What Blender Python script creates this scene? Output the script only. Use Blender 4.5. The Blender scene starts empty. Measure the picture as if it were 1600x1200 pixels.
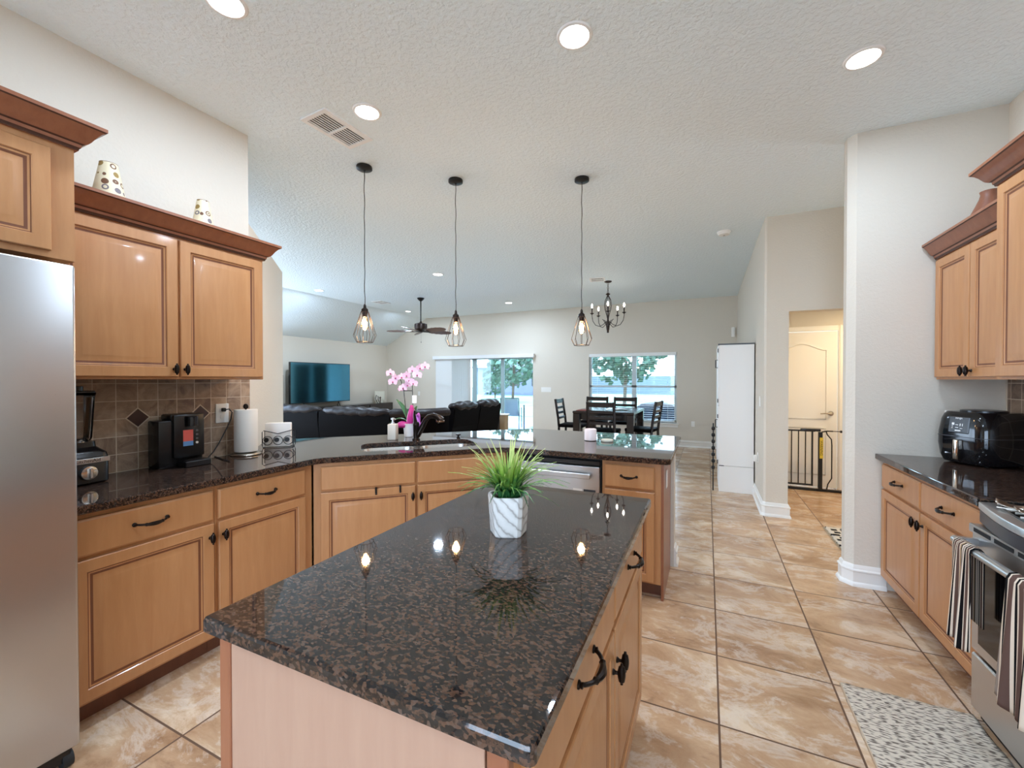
import bpy, bmesh, math, random
from mathutils import Vector, Matrix
from mathutils.geometry import tessellate_polygon
R = math.radians
PI = math.pi
random.seed(7)
SC = bpy.context.scene
COL = SC.collection

# ------------------------------------------------------------------ camera, world, exposure
EYE = 1.45
cam = bpy.data.cameras.new('camera'); camo = bpy.data.objects.new('camera', cam); COL.objects.link(camo)
cam.sensor_width = 36; cam.lens = 658/1600*36; cam.clip_start = .02; cam.clip_end = 300
camo.location = (0, 0, EYE)
camo.rotation_euler = (R(90-.61), 0, math.atan(305/658))
SC.camera = camo
SC.view_settings.view_transform = 'Standard'; SC.view_settings.look = 'None'
SC.view_settings.exposure = 0.66; SC.view_settings.gamma = 1; SC.view_settings.use_curve_mapping = False
SC.cycles.max_bounces = 10; SC.cycles.diffuse_bounces = 6; SC.cycles.glossy_bounces = 4
SC.cycles.sample_clamp_indirect = 6; SC.cycles.caustics_reflective = False; SC.cycles.caustics_refractive = False
SC.cycles.use_denoising = True
try: SC.cycles.denoiser = 'OPENIMAGEDENOISE'
except Exception: pass

w = bpy.data.worlds.new('world'); SC.world = w; w.use_nodes = True
nt = w.node_tree; bg = nt.nodes['Background']
tc = nt.nodes.new('ShaderNodeTexCoord'); sx = nt.nodes.new('ShaderNodeSeparateXYZ'); cr = nt.nodes.new('ShaderNodeValToRGB')
nt.links.new(tc.outputs['Generated'], sx.inputs[0]); nt.links.new(sx.outputs['Z'], cr.inputs[0]); nt.links.new(cr.outputs[0], bg.inputs[0])
cr.color_ramp.elements[0].color = (.69, .87, 1.10, 1); cr.color_ramp.elements[1].color = (.38, .62, 1.06, 1)
bg.inputs[1].default_value = 6.5
sun = bpy.data.lights.new('sun', 'SUN'); sun.energy = 6; sun.angle = R(1); sun.color = (1, .96, .9)
so = bpy.data.objects.new('sun', sun); COL.objects.link(so); so.rotation_euler = (R(-24), R(12), 0)
DOWN_W, PEND_W, CHAND_W = 10, 7, 16
def portal(name, loc, rot, sxx, syy):
    l = bpy.data.lights.new(name, 'AREA'); l.shape = 'RECTANGLE'; l.size = sxx; l.size_y = syy; l.cycles.is_portal = True
    o = bpy.data.objects.new(name, l); COL.objects.link(o); o.location = loc; o.rotation_euler = rot
portal('portal_back_door', (-5.3, 9.95, 1.0), (R(-90), 0, 0), 2.9, 2.1)
portal('portal_back_window', (-1.56, 9.95, 1.3), (R(-90), 0, 0), 2.0, 1.6)
portal('portal_rear', (-.5, -2.45, 1.3), (R(90), 0, 0), 2.4, 2.4)
portal('portal_living_left', (-8.7, 4.45, 1.3), (0, R(-90), 0), 2.2, 2.7)

# ------------------------------------------------------------------ materials
def srgb(r, g, b):
    f = lambda c: (c/255/12.92) if c/255 <= .04045 else ((c/255+.055)/1.055)**2.4
    return (f(r), f(g), f(b), 1)
MATS = {}
def mat(name, col, rough=.5, metal=0., spec=.5, emit=None, es=0, coat=0., trans=0., alpha=1.):
    m = bpy.data.materials.new(name); m.use_nodes = True
    b = m.node_tree.nodes['Principled BSDF']
    b.inputs['Base Color'].default_value = col; b.inputs['Roughness'].default_value = rough
    b.inputs['Metallic'].default_value = metal; b.inputs['Specular IOR Level'].default_value = spec
    b.inputs['Coat Weight'].default_value = coat; b.inputs['Coat Roughness'].default_value = .08
    b.inputs['Transmission Weight'].default_value = trans
    if emit: b.inputs['Emission Color'].default_value = emit; b.inputs['Emission Strength'].default_value = es
    MATS[name] = m; return m
class NB:
    def __init__(s, m): s.t = m.node_tree; s.b = s.t.nodes['Principled BSDF']
    def n(s, typ, **k):
        x = s.t.nodes.new('ShaderNode'+typ)
        for a, v in k.items(): setattr(x, a, v)
        return x
    def l(s, a, b): s.t.links.new(a, b)
    def coord(s, scale=(1, 1, 1), rot=(0, 0, 0)):
        t = s.n('TexCoord'); mp = s.n('Mapping'); mp.inputs['Scale'].default_value = scale; mp.inputs['Rotation'].default_value = rot
        s.l(t.outputs['Object'], mp.inputs[0]); return mp.outputs[0]
    def noise(s, v, sc, det=4, rough=.5, dist=0):
        x = s.n('TexNoise'); x.inputs['Scale'].default_value = sc; x.inputs['Detail'].default_value = det
        x.inputs['Roughness'].default_value = rough; x.inputs['Distortion'].default_value = dist
        s.l(v, x.inputs['Vector']); return x.outputs['Fac']
    def ramp(s, f, stops, interp='LINEAR'):
        x = s.n('ValToRGB'); x.color_ramp.interpolation = interp; e = x.color_ramp.elements
        while len(e) < len(stops): e.new(.5)
        for q, (p, c) in zip(e, stops): q.position = p; q.color = c
        s.l(f, x.inputs[0]); return x.outputs[0]
    def mix(s, f, a, b, blend='MIX'):
        x = s.n('Mix', data_type='RGBA', blend_type=blend)
        for i, v in ((0, f), (6, a), (7, b)):
            if isinstance(v, (int, float, tuple)): x.inputs[i].default_value = v
            else: s.l(v, x.inputs[i])
        return x.outputs[2]
    def math(s, op, a, b=0., c=0.):
        x = s.n('Math', operation=op)
        for i, v in enumerate((a, b, c)):
            if isinstance(v, (int, float)): x.inputs[i].default_value = v
            else: s.l(v, x.inputs[i])
        return x.outputs[0]
    def bump(s, h, st=.2, d=.01):
        x = s.n('Bump'); x.inputs['Strength'].default_value = st; x.inputs['Distance'].default_value = d
        s.l(h, x.inputs['Height']); s.l(x.outputs[0], s.b.inputs['Normal'])

def wall_mat(name, col, bscale, bst, bd, rough=.75):
    m = mat(name, col, rough, spec=.3); n = NB(m); v = n.coord()
    h = n.noise(v, bscale, 3, .55); h2 = n.ramp(h, [(.42, (0, 0, 0, 1)), (.6, (1, 1, 1, 1))])
    n.bump(h2, bst, bd); return m
WALL = wall_mat('wall_paint', srgb(217, 209, 195), 55, .18, .004)
WALLC = wall_mat('ceiling_paint', srgb(234, 246, 250), 36, .42, .008, .45)
WHITE = mat('white_trim', srgb(238, 236, 230), .35)
WHITEM = mat('white_metal', srgb(240, 240, 238), .4)
PLASTIC = mat('white_plastic', srgb(240, 238, 232), .3)
DOORW = mat('door_white', srgb(240, 236, 226), .4)
BLACK = mat('black_iron', (.012, .011, .010, 1), .38, .3)
BRONZE = mat('oil_rubbed_bronze', (.02, .013, .010, 1), .28, .8)
BLKGLOSS = mat('black_gloss', (.006, .006, .007, 1), .08)
BLKPLAST = mat('black_plastic', (.009, .009, .010, 1), .25)
RUBBER = mat('black_rubber', (.012, .012, .012, 1), .6)
CHROME = mat('chrome', (.8, .8, .8, 1), .12, 1)
DARK = mat('dark_void', (.01, .01, .01, 1), .9)
NICKEL = mat('satin_nickel', (.5, .45, .38, 1), .3, 1)
def steel(name, axis, base=(.57, .565, .56, 1), rough=.3):
    m = mat(name, base, rough, .96); n = NB(m)
    sc = [1.5, 1.5, 1.5]; 
    for i in range(3):
        if i != axis: sc[i] = 260
    v = n.coord(tuple(sc)); h = n.noise(v, 1, 2)
    r = n.math('MULTIPLY_ADD', h, .10, rough-.05); n.l(r, n.b.inputs['Roughness']); n.bump(h, .03, .001); return m
STEEL = steel('brushed_steel', 1); STEELX = steel('brushed_steel_x', 0); SINKST = steel('sink_steel', 0, (.7, .69, .67, 1), .25)
def wood(name, c1, c2, rough=.36, coat=.15):
    m = mat(name, c1, rough, coat=coat); n = NB(m); v = n.coord((9, 9, 1.1))
    f = n.noise(v, 3.2, 5, .6, .4); f2 = n.noise(n.coord((2, 2, 1.3)), 2.1, 3)
    c = n.ramp(f, [(.25, c1), (.75, c2)]); c = n.mix(n.math('MULTIPLY', f2, .45), c, c2); n.l(c, n.b.inputs['Base Color']); return m
MAPLE = wood('honey_maple', srgb(198, 145, 97), srgb(180, 125, 79))
GLAZE = wood('glazed_groove', srgb(128, 76, 46), srgb(108, 62, 38), .5, 0)
CROWN = wood('crown_wood', srgb(158, 100, 68), srgb(134, 80, 54))
GLAZED = wood('dark_glaze_line', srgb(84, 48, 32), srgb(66, 38, 26), .5, 0)
TOE = wood('toe_wood', srgb(120, 72, 48), srgb(98, 58, 40), .5)
ENDP = wood('maple_end_panel', srgb(182, 146, 122), srgb(172, 134, 112))
VASEW = wood('turned_wood', srgb(150, 95, 68), srgb(120, 72, 50), .5)
DARKW = wood('espresso_wood', (.02, .010, .008, 1), (.012, .007, .006, 1), .22, .3)

def granite():
    m = mat('brown_granite', (.03, .02, .02, 1), .028, spec=.55); n = NB(m); v = n.coord((1, 1.5, 1.2), (.3, .2, .7))
    wv = n.n('VectorMath', operation='ADD'); nz = n.n('TexNoise'); nz.inputs['Scale'].default_value = 55; n.l(v, nz.inputs['Vector'])
    sc = n.n('VectorMath', operation='SCALE'); sc.inputs['Scale'].default_value = .007; n.l(nz.outputs['Color'], sc.inputs[0]); n.l(v, wv.inputs[0]); n.l(sc.outputs[0], wv.inputs[1])
    vo = n.n('TexVoronoi'); vo.inputs['Scale'].default_value = 135; n.l(wv.outputs[0], vo.inputs['Vector'])
    sp = n.n('SeparateColor'); n.l(vo.outputs['Color'], sp.inputs[0])
    big = n.noise(v, 75, 8, .8)
    f = n.math('ADD', n.math('MULTIPLY', sp.outputs[0], .42), n.math('MULTIPLY', big, .72))
    c = n.ramp(f, [(.30, (.006, .006, .007, 1)), (.50, (.014, .012, .012, 1)), (.60, (.034, .021, .015, 1)), (.70, (.10, .048, .028, 1)), (.80, (.10, .062, .045, 1)), (.9, (.085, .078, .078, 1))])
    n.l(c, n.b.inputs['Base Color']); return m
GRANITE = granite()

def tile_floor():
    m = mat('stone_tile_floor', (.5, .4, .3, 1), .3); n = NB(m)
    t = n.n('TexCoord'); s = n.n('SeparateXYZ'); n.l(t.outputs['Object'], s.inputs[0])
    ux = n.math('DIVIDE', n.math('ADD', s.outputs[0], 40*.496-.052), .496); uy = n.math('DIVIDE', n.math('ADD', s.outputs[1], 40*.490-1.957), .490)
    fx = n.math('FRACT', ux); fy = n.math('FRACT', uy)
    ex = n.math('MINIMUM', fx, n.math('SUBTRACT', 1, fx)); ey = n.math('MINIMUM', fy, n.math('SUBTRACT', 1, fy))
    e = n.math('MINIMUM', ex, ey)
    grout = n.math('LESS_THAN', e, .0085)
    idx = n.math('FLOOR', ux); idy = n.math('FLOOR', uy)
    wn = n.n('TexWhiteNoise', noise_dimensions='2D'); cb = n.n('CombineXYZ'); n.l(idx, cb.inputs[0]); n.l(idy, cb.inputs[1]); n.l(cb.outputs[0], wn.inputs['Vector'])
    off = n.n('VectorMath', operation='SCALE'); off.inputs['Scale'].default_value = 7; n.l(wn.outputs['Color'], off.inputs[0])
    mp = n.n('Mapping'); mp.inputs['Rotation'].default_value = (0, 0, R(32)); mp.inputs['Scale'].default_value = (1.3, 2.2, 1); n.l(t.outputs['Object'], mp.inputs[0])
    add = n.n('VectorMath', operation='ADD'); n.l(mp.outputs[0], add.inputs[0]); n.l(off.outputs[0], add.inputs[1])
    a = n.noise(add.outputs[0], 1.6, 12, .68, .5); b = n.noise(add.outputs[0], 2.6, 12, .72, .5)
    c = n.ramp(a, [(.34, srgb(158, 118, 84)), (.46, srgb(190, 152, 116)), (.56, srgb(205, 170, 134)), (.64, srgb(230, 206, 176))])
    vein = n.ramp(b, [(.50, (0, 0, 0, 1)), (.56, (1, 1, 1, 1)), (.62, (0, 0, 0, 1))])
    c = n.mix(n.math('MULTIPLY', vein, .45), c, srgb(232, 220, 204))
    dv = n.ramp(b, [(.34, (1, 1, 1, 1)), (.42, (0, 0, 0, 1))]); c = n.mix(n.math('MULTIPLY', dv, .5), c, srgb(140, 104, 78))
    c = n.mix(n.math('MULTIPLY', wn.outputs['Value'], .12), c, srgb(170, 140, 112))
    c = n.mix(grout, c, srgb(104, 76, 56)); n.l(c, n.b.inputs['Base Color'])
    n.l(n.math('MULTIPLY_ADD', grout, .5, .26), n.b.inputs['Roughness'])
    n.bump(n.math('SUBTRACT', n.math('MULTIPLY', b, .25), grout), .25, .003); return m
FLOOR = tile_floor()

def splash_mat(name, ax, c1, c2, y0, z0, s=.0975):
    m = mat(name, c1, .4); n = NB(m); t = n.n('TexCoord'); sp = n.n('SeparateXYZ'); n.l(t.outputs['Object'], sp.inputs[0])
    ux = n.math('DIVIDE', n.math('ADD', sp.outputs[ax], 10*s-y0), s); uz = n.math('DIVIDE', n.math('ADD', sp.outputs[2], 10*s-z0), s)
    fx = n.math('FRACT', ux); fz = n.math('FRACT', uz)
    e = n.math('MINIMUM', n.math('MINIMUM', fx, n.math('SUBTRACT', 1, fx)), n.math('MINIMUM', fz, n.math('SUBTRACT', 1, fz)))
    g = n.math('LESS_THAN', e, .022)
    wn = n.n('TexWhiteNoise', noise_dimensions='2D'); cb = n.n('CombineXYZ'); n.l(n.math('FLOOR', ux), cb.inputs[0]); n.l(n.math('FLOOR', uz), cb.inputs[1]); n.l(cb.outputs[0], wn.inputs['Vector'])
    add = n.n('VectorMath', operation='ADD'); n.l(t.outputs['Object'], add.inputs[0]); n.l(wn.outputs['Color'], add.inputs[1])
    a = n.noise(add.outputs[0], 9, 6, .65, 1.5); f = n.math('ADD', n.math('MULTIPLY', a, .8), n.math('MULTIPLY', wn.outputs['Value'], .25))
    c = n.ramp(f, [(.3, c1), (.7, c2)]); c = n.mix(g, c, srgb(205, 188, 165)); n.l(c, n.b.inputs['Base Color'])
    n.bump(n.math('SUBTRACT', n.math('MULTIPLY', a, .3), g), .4, .003); return m
SPLASH = splash_mat('slate_tile_left', 1, srgb(112, 86, 70), srgb(188, 162, 136), .01, .94)
SPLASHR = splash_mat('slate_tile_right', 1, srgb(98, 76, 62), srgb(150, 126, 104), .02, .94)
DIAMOND = mat('dark_diamond_tile', srgb(62, 36, 28), .35)
GROUT = mat('grout', srgb(205, 188, 165), .8)
def leather():
    m = mat('dark_brown_leather', (.012, .006, .005, 1), .42, spec=.25); n = NB(m); v = n.coord(); f = n.noise(v, 6, 4, .6); n.bump(f, .5, .03); return m
LEATHER = leather()
LEATHERS = mat('smooth_black_leather', (.003, .002, .002, 1), .55, spec=.03)
def glass_mat(name, tint=(1, 1, 1, 1), rough=0.0, ior=1.45):
    m = bpy.data.materials.new(name); m.use_nodes = True; t = m.node_tree; t.nodes.clear()
    o = t.nodes.new('ShaderNodeOutputMaterial'); mx = t.nodes.new('ShaderNodeMixShader'); tr = t.nodes.new('ShaderNodeBsdfTransparent'); gl = t.nodes.new('ShaderNodeBsdfGlossy'); fr = t.nodes.new('ShaderNodeFresnel')
    fr.inputs[0].default_value = ior; tr.inputs[0].default_value = tint; gl.inputs['Roughness'].default_value = rough
    t.links.new(fr.outputs[0], mx.inputs[0]); t.links.new(tr.outputs[0], mx.inputs[1]); t.links.new(gl.outputs[0], mx.inputs[2]); t.links.new(mx.outputs[0], o.inputs[0]); return m
GLASS = glass_mat('window_glass', (.93, 1, .99, 1)); JAR = glass_mat('jar_glass', (.88, .88, .88, 1)); BULBG = glass_mat('amber_bulb_glass', (1, .9, .72, 1))
LAMP = mat('lamp_lens', (1, 1, 1, 1), .5, emit=(1, .95, .88, 1), es=14)
FIL = mat('filament', (1, .6, .2, 1), .5, emit=(1, .55, .2, 1), es=60)
CBULB = mat('candle_bulb', (1, 1, 1, 1), .5, emit=(1, .9, .75, 1), es=25)
SCREEN = mat('tv_screen', (.12, .33, .42, 1), .10, metal=1.0)

# ------------------------------------------------------------------ mesh builder
class MB:
    def __init__(s): s.bm = bmesh.new(); s.M = Matrix.Identity(4); s.mi = 0
    def v(s, p): return s.bm.verts.new(s.M @ Vector(p))
    def f(s, vs, mi=None):
        try: fc = s.bm.faces.new(vs)
        except ValueError: return None
        fc.material_index = s.mi if mi is None else mi; return fc
    def box(s, a, b, bev=0, seg=1, mi=None):
        x0, y0, z0 = [min(a[i], b[i]) for i in range(3)]; x1, y1, z1 = [max(a[i], b[i]) for i in range(3)]
        V = [s.v(p) for p in ((x0, y0, z0), (x1, y0, z0), (x1, y1, z0), (x0, y1, z0), (x0, y0, z1), (x1, y0, z1), (x1, y1, z1), (x0, y1, z1))]
        F = [s.f([V[i] for i in q], mi) for q in ((0, 3, 2, 1), (4, 5, 6, 7), (0, 1, 5, 4), (1, 2, 6, 5), (2, 3, 7, 6), (3, 0, 4, 7))]
        if bev:
            E = list({e for fc in F for e in fc.edges}); r = bmesh.ops.bevel(s.bm, geom=E, offset=bev, segments=seg, profile=.5, affect='EDGES')
            for fc in r['faces']: fc.material_index = F[0].material_index if F[0].is_valid else (s.mi if mi is None else mi)
        return s
    def prism(s, poly, z0, z1, holes=(), mi=None, bev=0, hole_walls=True):
        loops = [list(poly)] + [list(h) for h in holes]
        area = lambda L: sum(L[i-1][0]*L[i][1]-L[i][0]*L[i-1][1] for i in range(len(L)))
        if area(loops[0]) < 0: loops[0].reverse()
        for h in loops[1:]:
            if area(h) > 0: h.reverse()
        def ring(off, z):
            out = []
            for L in loops:
                n = len(L); r = []
                for i in range(n):
                    p = Vector(L[i]); a = Vector(L[i-1]); b = Vector(L[(i+1) % n])
                    d1 = (p-a).normalized(); d2 = (b-p).normalized(); n1 = Vector((-d1.y, d1.x)); n2 = Vector((-d2.y, d2.x))
                    nn = (n1+n2); nn = nn/max(.3, nn.length_squared)*2 if nn.length > 1e-6 else n1
                    q = p+nn*off; r.append(s.v((q.x, q.y, z)))
                out.append(r)
            return out
        levels = [(0, z0), (0, z1)] if not bev else [(bev, z0), (0, z0+bev), (0, z1-bev), (bev*.3, z1-bev*.3), (bev, z1)]
        rings = [ring(o, z) for o, z in levels]
        for a, b in zip(rings, rings[1:]):
            for li, (La, Lb) in enumerate(zip(a, b)):
                n = len(La)
                for i in range(n): s.f([La[i], La[(i+1) % n], Lb[(i+1) % n], Lb[i]], mi)
        tri = tessellate_polygon([[Vector((p[0], p[1], 0)) for p in L] for L in loops])
        top = [v for L in rings[-1] for v in L]; bot = [v for L in rings[0] for v in L]
        fl = [p for L in loops for p in L]
        for t in tri:
            a, b, c = [fl[i] for i in t]
            ccw = (b[0]-a[0])*(c[1]-a[1])-(b[1]-a[1])*(c[0]-a[0]) > 0
            t = list(t) if ccw else list(t)[::-1]
            s.f([top[i] for i in t], mi); s.f([bot[i] for i in t[::-1]], mi)
        return s
    def lathe(s, prof, seg=24, c=(0, 0, 0), mi=None, axis='z', cap=True):
        rs = []
        for r, z in prof:
            ring = []
            for i in range(seg):
                a = 2*PI*i/seg; x, y = r*math.cos(a), r*math.sin(a)
                p = {'z': (x, y, z), 'y': (x, z, -y), 'x': (z, x, y)}[axis]
                ring.append(s.v((p[0]+c[0], p[1]+c[1], p[2]+c[2])))
            rs.append(ring)
        for a, b in zip(rs, rs[1:]):
            for i in range(seg): s.f([a[i], a[(i+1) % seg], b[(i+1) % seg], b[i]], mi)
        if cap: s.f(rs[0][::-1], mi); s.f(rs[-1], mi)
        return s
    def tube(s, pts, r=.01, seg=8, mi=None, closed=False, flat=1.):
        P = [Vector(p) for p in pts]; n = len(P); rad = r if isinstance(r, (list, tuple)) else [r]*n
        prev = None; rings = []
        for i in range(n):
            if closed: t = P[(i+1) % n]-P[i-1]
            else: t = P[min(i+1, n-1)]-P[max(i-1, 0)]
            t.normalize()
            if prev is None:
                u = Vector((0, 0, 1)) if abs(t.z) < .9 else Vector((1, 0, 0)); u = (u-t*u.dot(t)).normalized()
            else:
                u = (prev-t*prev.dot(t)); u = u.normalized() if u.length > 1e-6 else prev
            prev = u; w_ = t.cross(u)
            rings.append([s.v(P[i]+u*math.cos(2*PI*k/seg)*rad[i]*flat+w_*math.sin(2*PI*k/seg)*rad[i]) for k in range(seg)])
        m = n if closed else n-1
        for i in range(m):
            a, b = rings[i], rings[(i+1) % n]
            for k in range(seg): s.f([a[k], a[(k+1) % seg], b[(k+1) % seg], b[k]], mi)
        if not closed: s.f(rings[0][::-1], mi); s.f(rings[-1], mi)
        return s
    def sweep(s, path, prof, closed=False, mi=None, glaze=()):
        P = [Vector(p) for p in path]; n = len(P); rings = []
        for i in range(n):
            if closed: d1 = (P[i]-P[i-1]).normalized(); d2 = (P[(i+1) % n]-P[i]).normalized()
            else:
                d1 = (P[i]-P[i-1]).normalized() if i else (P[1]-P[0]).normalized()
                d2 = (P[i+1]-P[i]).normalized() if i < n-1 else d1
            n1 = Vector((d1.y, -d1.x)); n2 = Vector((d2.y, -d2.x)); q = n1+n2; q = q*(2/max(q.length_squared, .2))
            rings.append([s.v((P[i].x+q.x*o, P[i].y+q.y*o, z)) for o, z in prof])
        k = len(prof)
        for i in range(n if closed else n-1):
            a, b = rings[i], rings[(i+1) % n]
            for j in range(k): s.f([a[j], b[j], b[(j+1) % k], a[(j+1) % k]], 1 if j in glaze else mi)
        if not closed: s.f(rings[0][::-1], mi); s.f(rings[-1], mi)
        return s
    def rings_rect(s, x0, x1, z0, z1, prof, glaze=()):
        """nested rectangles facing -y ; prof=(inset,y); last is filled"""
        rs = []
        for o, y in prof: rs.append([s.v(p) for p in ((x0+o, y, z0+o), (x1-o, y, z0+o), (x1-o, y, z1-o), (x0+o, y, z1-o))])
        for j, (a, b) in enumerate(zip(rs, rs[1:])):
            for i in range(4): s.f([a[i], a[(i+1) % 4], b[(i+1) % 4], b[i]], 1 if j in glaze else 0)
        s.f(rs[-1]); s.f(rs[0][::-1]); return s
    def grid(s, fn, nu, nv, mi=None, closed=False):
        g = [[s.v(fn(i/(nu-1), j/(nv-1))) for j in range(nv)] for i in range(nu)]
        for i in range(nu-1):
            for j in range(nv-1): s.f([g[i][j], g[i+1][j], g[i+1][j+1], g[i][j+1]], mi)
        return s
    def build(s, name, mats, parent=None, ang=35, loc=None, solid=0, sub=0, fixn=True):
        if fixn: bmesh.ops.recalc_face_normals(s.bm, faces=s.bm.faces)
        me = bpy.data.meshes.new(name); s.bm.to_mesh(me); s.bm.free()
        for p in me.polygons: p.use_smooth = True
        me.set_sharp_from_angle(angle=R(ang))
        for m in (mats if isinstance(mats, (list, tuple)) else [mats]): me.materials.append(m)
        o = bpy.data.objects.new(name, me); COL.objects.link(o)
        if parent: o.parent = parent
        if loc: o.location = loc
        if solid: q = o.modifiers.new('s', 'SOLIDIFY'); q.thickness = solid; q.offset = 0
        if sub: q = o.modifiers.new('b', 'SUBSURF'); q.levels = sub; q.render_levels = sub
        return o
def tag(o, label, cat, group=None, kind=None):
    if label: o['label'] = label
    if cat: o['category'] = cat
    if group: o['group'] = group
    if kind: o['kind'] = kind
    return o
def thing(name, label, cat, loc=(0, 0, 0), rz=0, group=None):
    o = bpy.data.objects.new(name, None); o.empty_display_size = .05; COL.objects.link(o)
    o.location = loc; o.rotation_euler = (0, 0, rz); return tag(o, label, cat, group)
def struct(mb, name, m, **k):
    o = mb.build(name, m, **k); o['kind'] = 'structure'; return o
def children(o): return [c for c in bpy.data.objects if c.parent == o]
def copy_tree(o, parent=None):
    c = o.copy(); COL.objects.link(c)
    if parent: c.parent = parent
    for ch in children(o): copy_tree(ch, c)
    return c
def arc(cx, cy, r, a0, a1, n): return [(cx+r*math.cos(R(a0+(a1-a0)*i/n)), cy+r*math.sin(R(a0+(a1-a0)*i/n))) for i in range(n+1)]

# ------------------------------------------------------------------ shell
HC = 3.17
XL, XR = -2.95, 1.70
struct(MB().box((-9, -2.6, -.1), (4.2, 9.9, 0)), 'floor', FLOOR)
# ceiling: flat part plus the part sloping down to the low living room wall
c = MB(); c.box((-7.2, -2.6, HC), (4.2, 9.9, HC+.1))
a = [(-7.2, 2.9, HC), (-7.2, 9.9, HC), (-8.62, 9.9, 2.44), (-8.62, 2.9, 2.44)]
V = [c.v(p) for p in a] + [c.v((p[0], p[1], p[2]+.1)) for p in a]
for q in ((0, 1, 2, 3), (7, 6, 5, 4), (0, 4, 5, 1), (1, 5, 6, 2), (2, 6, 7, 3), (3, 7, 4, 0)): c.f([V[i] for i in q])
struct(c, 'ceiling', WALLC)
# back wall with openings
YB = 9.77
def wall_x(name, y0, y1, x0, x1, z1, opens, m=WALL):
    mb = MB(); xs = sorted({x0, x1} | {v for o in opens for v in o[:2]})
    for xa, xb in zip(xs, xs[1:]):
        op = [o for o in opens if o[0] <= xa+1e-6 and o[1] >= xb-1e-6]
        if not op: mb.box((xa, y0, 0), (xb, y1, z1))
        else:
            if op[0][2] > 0: mb.box((xa, y0, 0), (xb, y1, op[0][2]))
            mb.box((xa, y0, op[0][3]), (xb, y1, z1))
    return struct(mb, name, m)
SD = (-6.80, -3.95, 0, 2.03); WN = (-2.53, -.60, .50, 2.05)
mb = MB(); xs = [-7.2, SD[0], SD[1], WN[0], WN[1], 4.2]
for xa, xb in zip(xs, xs[1:]):
    o = SD if xa == SD[0] else WN if xa == WN[0] else None
    if not o: mb.box((xa, YB, 0), (xb, YB+.16, HC))
    else:
        if o[2]: mb.box((xa, YB, 0), (xb, YB+.16, o[2]))
        mb.box((xa, YB, o[3]), (xb, YB+.16, HC))
g = [(-7.2, 0), (-7.2, HC), (-8.62, 2.44), (-8.62, 0)]
V = [mb.v((x, YB, z)) for x, z in g] + [mb.v((x, YB+.16, z)) for x, z in g]
for q in ((0, 1, 2, 3), (7, 6, 5, 4), (0, 4, 5, 1), (1, 5, 6, 2), (2, 6, 7, 3), (3, 7, 4, 0)): mb.f([V[i] for i in q])
struct(mb, 'wall_back', WALL)
struct(MB().box((-8.75, 2.9, 0), (-8.62, 3.1, 2.46)).box((-8.75, 5.8, 0), (-8.62, YB+.16, 2.46)).box((-8.75, 3.1, 0), (-8.62, 5.8, .2)).box((-8.75, 3.1, 2.38), (-8.62, 5.8, 2.46)), 'wall_living_left', WALL)
struct(MB().box((-8.70, 3.1, .2), (-8.66, 3.15, 2.38)).box((-8.70, 4.42, .2), (-8.66, 4.48, 2.38)).box((-8.70, 5.75, .2), (-8.66, 5.8, 2.38)), 'window_added', WHITEM)  # frame of an unseen window, added so more daylight reaches the living room
struct(MB().box((XL-.12, -2.6, 0), (XL, 1.93, HC)), 'wall_left', WALL)
struct(MB().prism([(-2.96, 1.93), (-4.02, 2.985), (-8.62, 2.985), (-8.62, 1.93)], 0, 2.57, bev=.006), 'wall_low_angled', WALL)
struct(MB().box((-8.62, 1.81, 0), (XL-.12, 1.93, HC)), 'wall_living_front', WALL)
struct(MB().box((XR, -2.6, 0), (XR+.12, 3.70, HC)), 'wall_right', WALL)
c8 = .045
struct(MB().prism([(.90, 3.70+c8), (.90+c8, 3.70), (4.2, 3.70), (4.2, 3.86), (.90+c8, 3.86), (.90, 3.86-c8)], 0, HC), 'wall_pantry', WALL)
# living right wall with the hall opening
mb = MB().prism([(.55, 5.2+.02), (.57, 5.2), (.77, 5.2), (.77, 5.34), (.69, 5.34), (.69, YB), (.55, YB)], 0, HC)
mb.box((.77, 5.2, 2.16), (4.2, 5.34, HC)); struct(mb, 'wall_hall_front', WALL)
struct(MB().box((.69, 5.34, 0), (.77, 6.85, 2.5)), 'wall_hall_left', WALL)
mb = MB().box((1.60, 6.85, 0), (3.2, 6.97, 2.5)); mb.box((.77, 6.85, 2.13), (1.60, 6.97, 2.5)); struct(mb, 'wall_hall_back', WALL)
struct(MB().box((3.0, 5.34, 0), (3.12, 6.85, 2.5)), 'wall_hall_right', WALL)
struct(MB().box((.69, 5.34, 2.5), (3.12, 6.97, 2.6)), 'ceiling_hall', WALLC)
struct(MB().box((4.1, 3.7, 0), (4.2, 5.34, HC)), 'wall_far_right', WALL)
# rear wall behind the camera with a wide window
mb = MB(); mb.box((XL, -2.6, 0), (-1.7, -2.46, HC)); mb.box((.7, -2.6, 0), (XR, -2.46, HC)); mb.box((-1.7, -2.6, 2.5), (.7, -2.46, HC)); mb.box((-1.7, -2.6, 0), (.7, -2.46, .1)); struct(mb, 'wall_rear', WALL)
mb = MB()
for x in (-1.7, -.52, .65): mb.box((x, -2.56, .1), (x+.05, -2.5, 2.5))
mb.box((-1.7, -2.56, .1), (.7, -2.5, .15)); mb.box((-1.7, -2.56, 2.45), (.7, -2.5, 2.5)); struct(mb, 'window_2', WHITEM)
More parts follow.
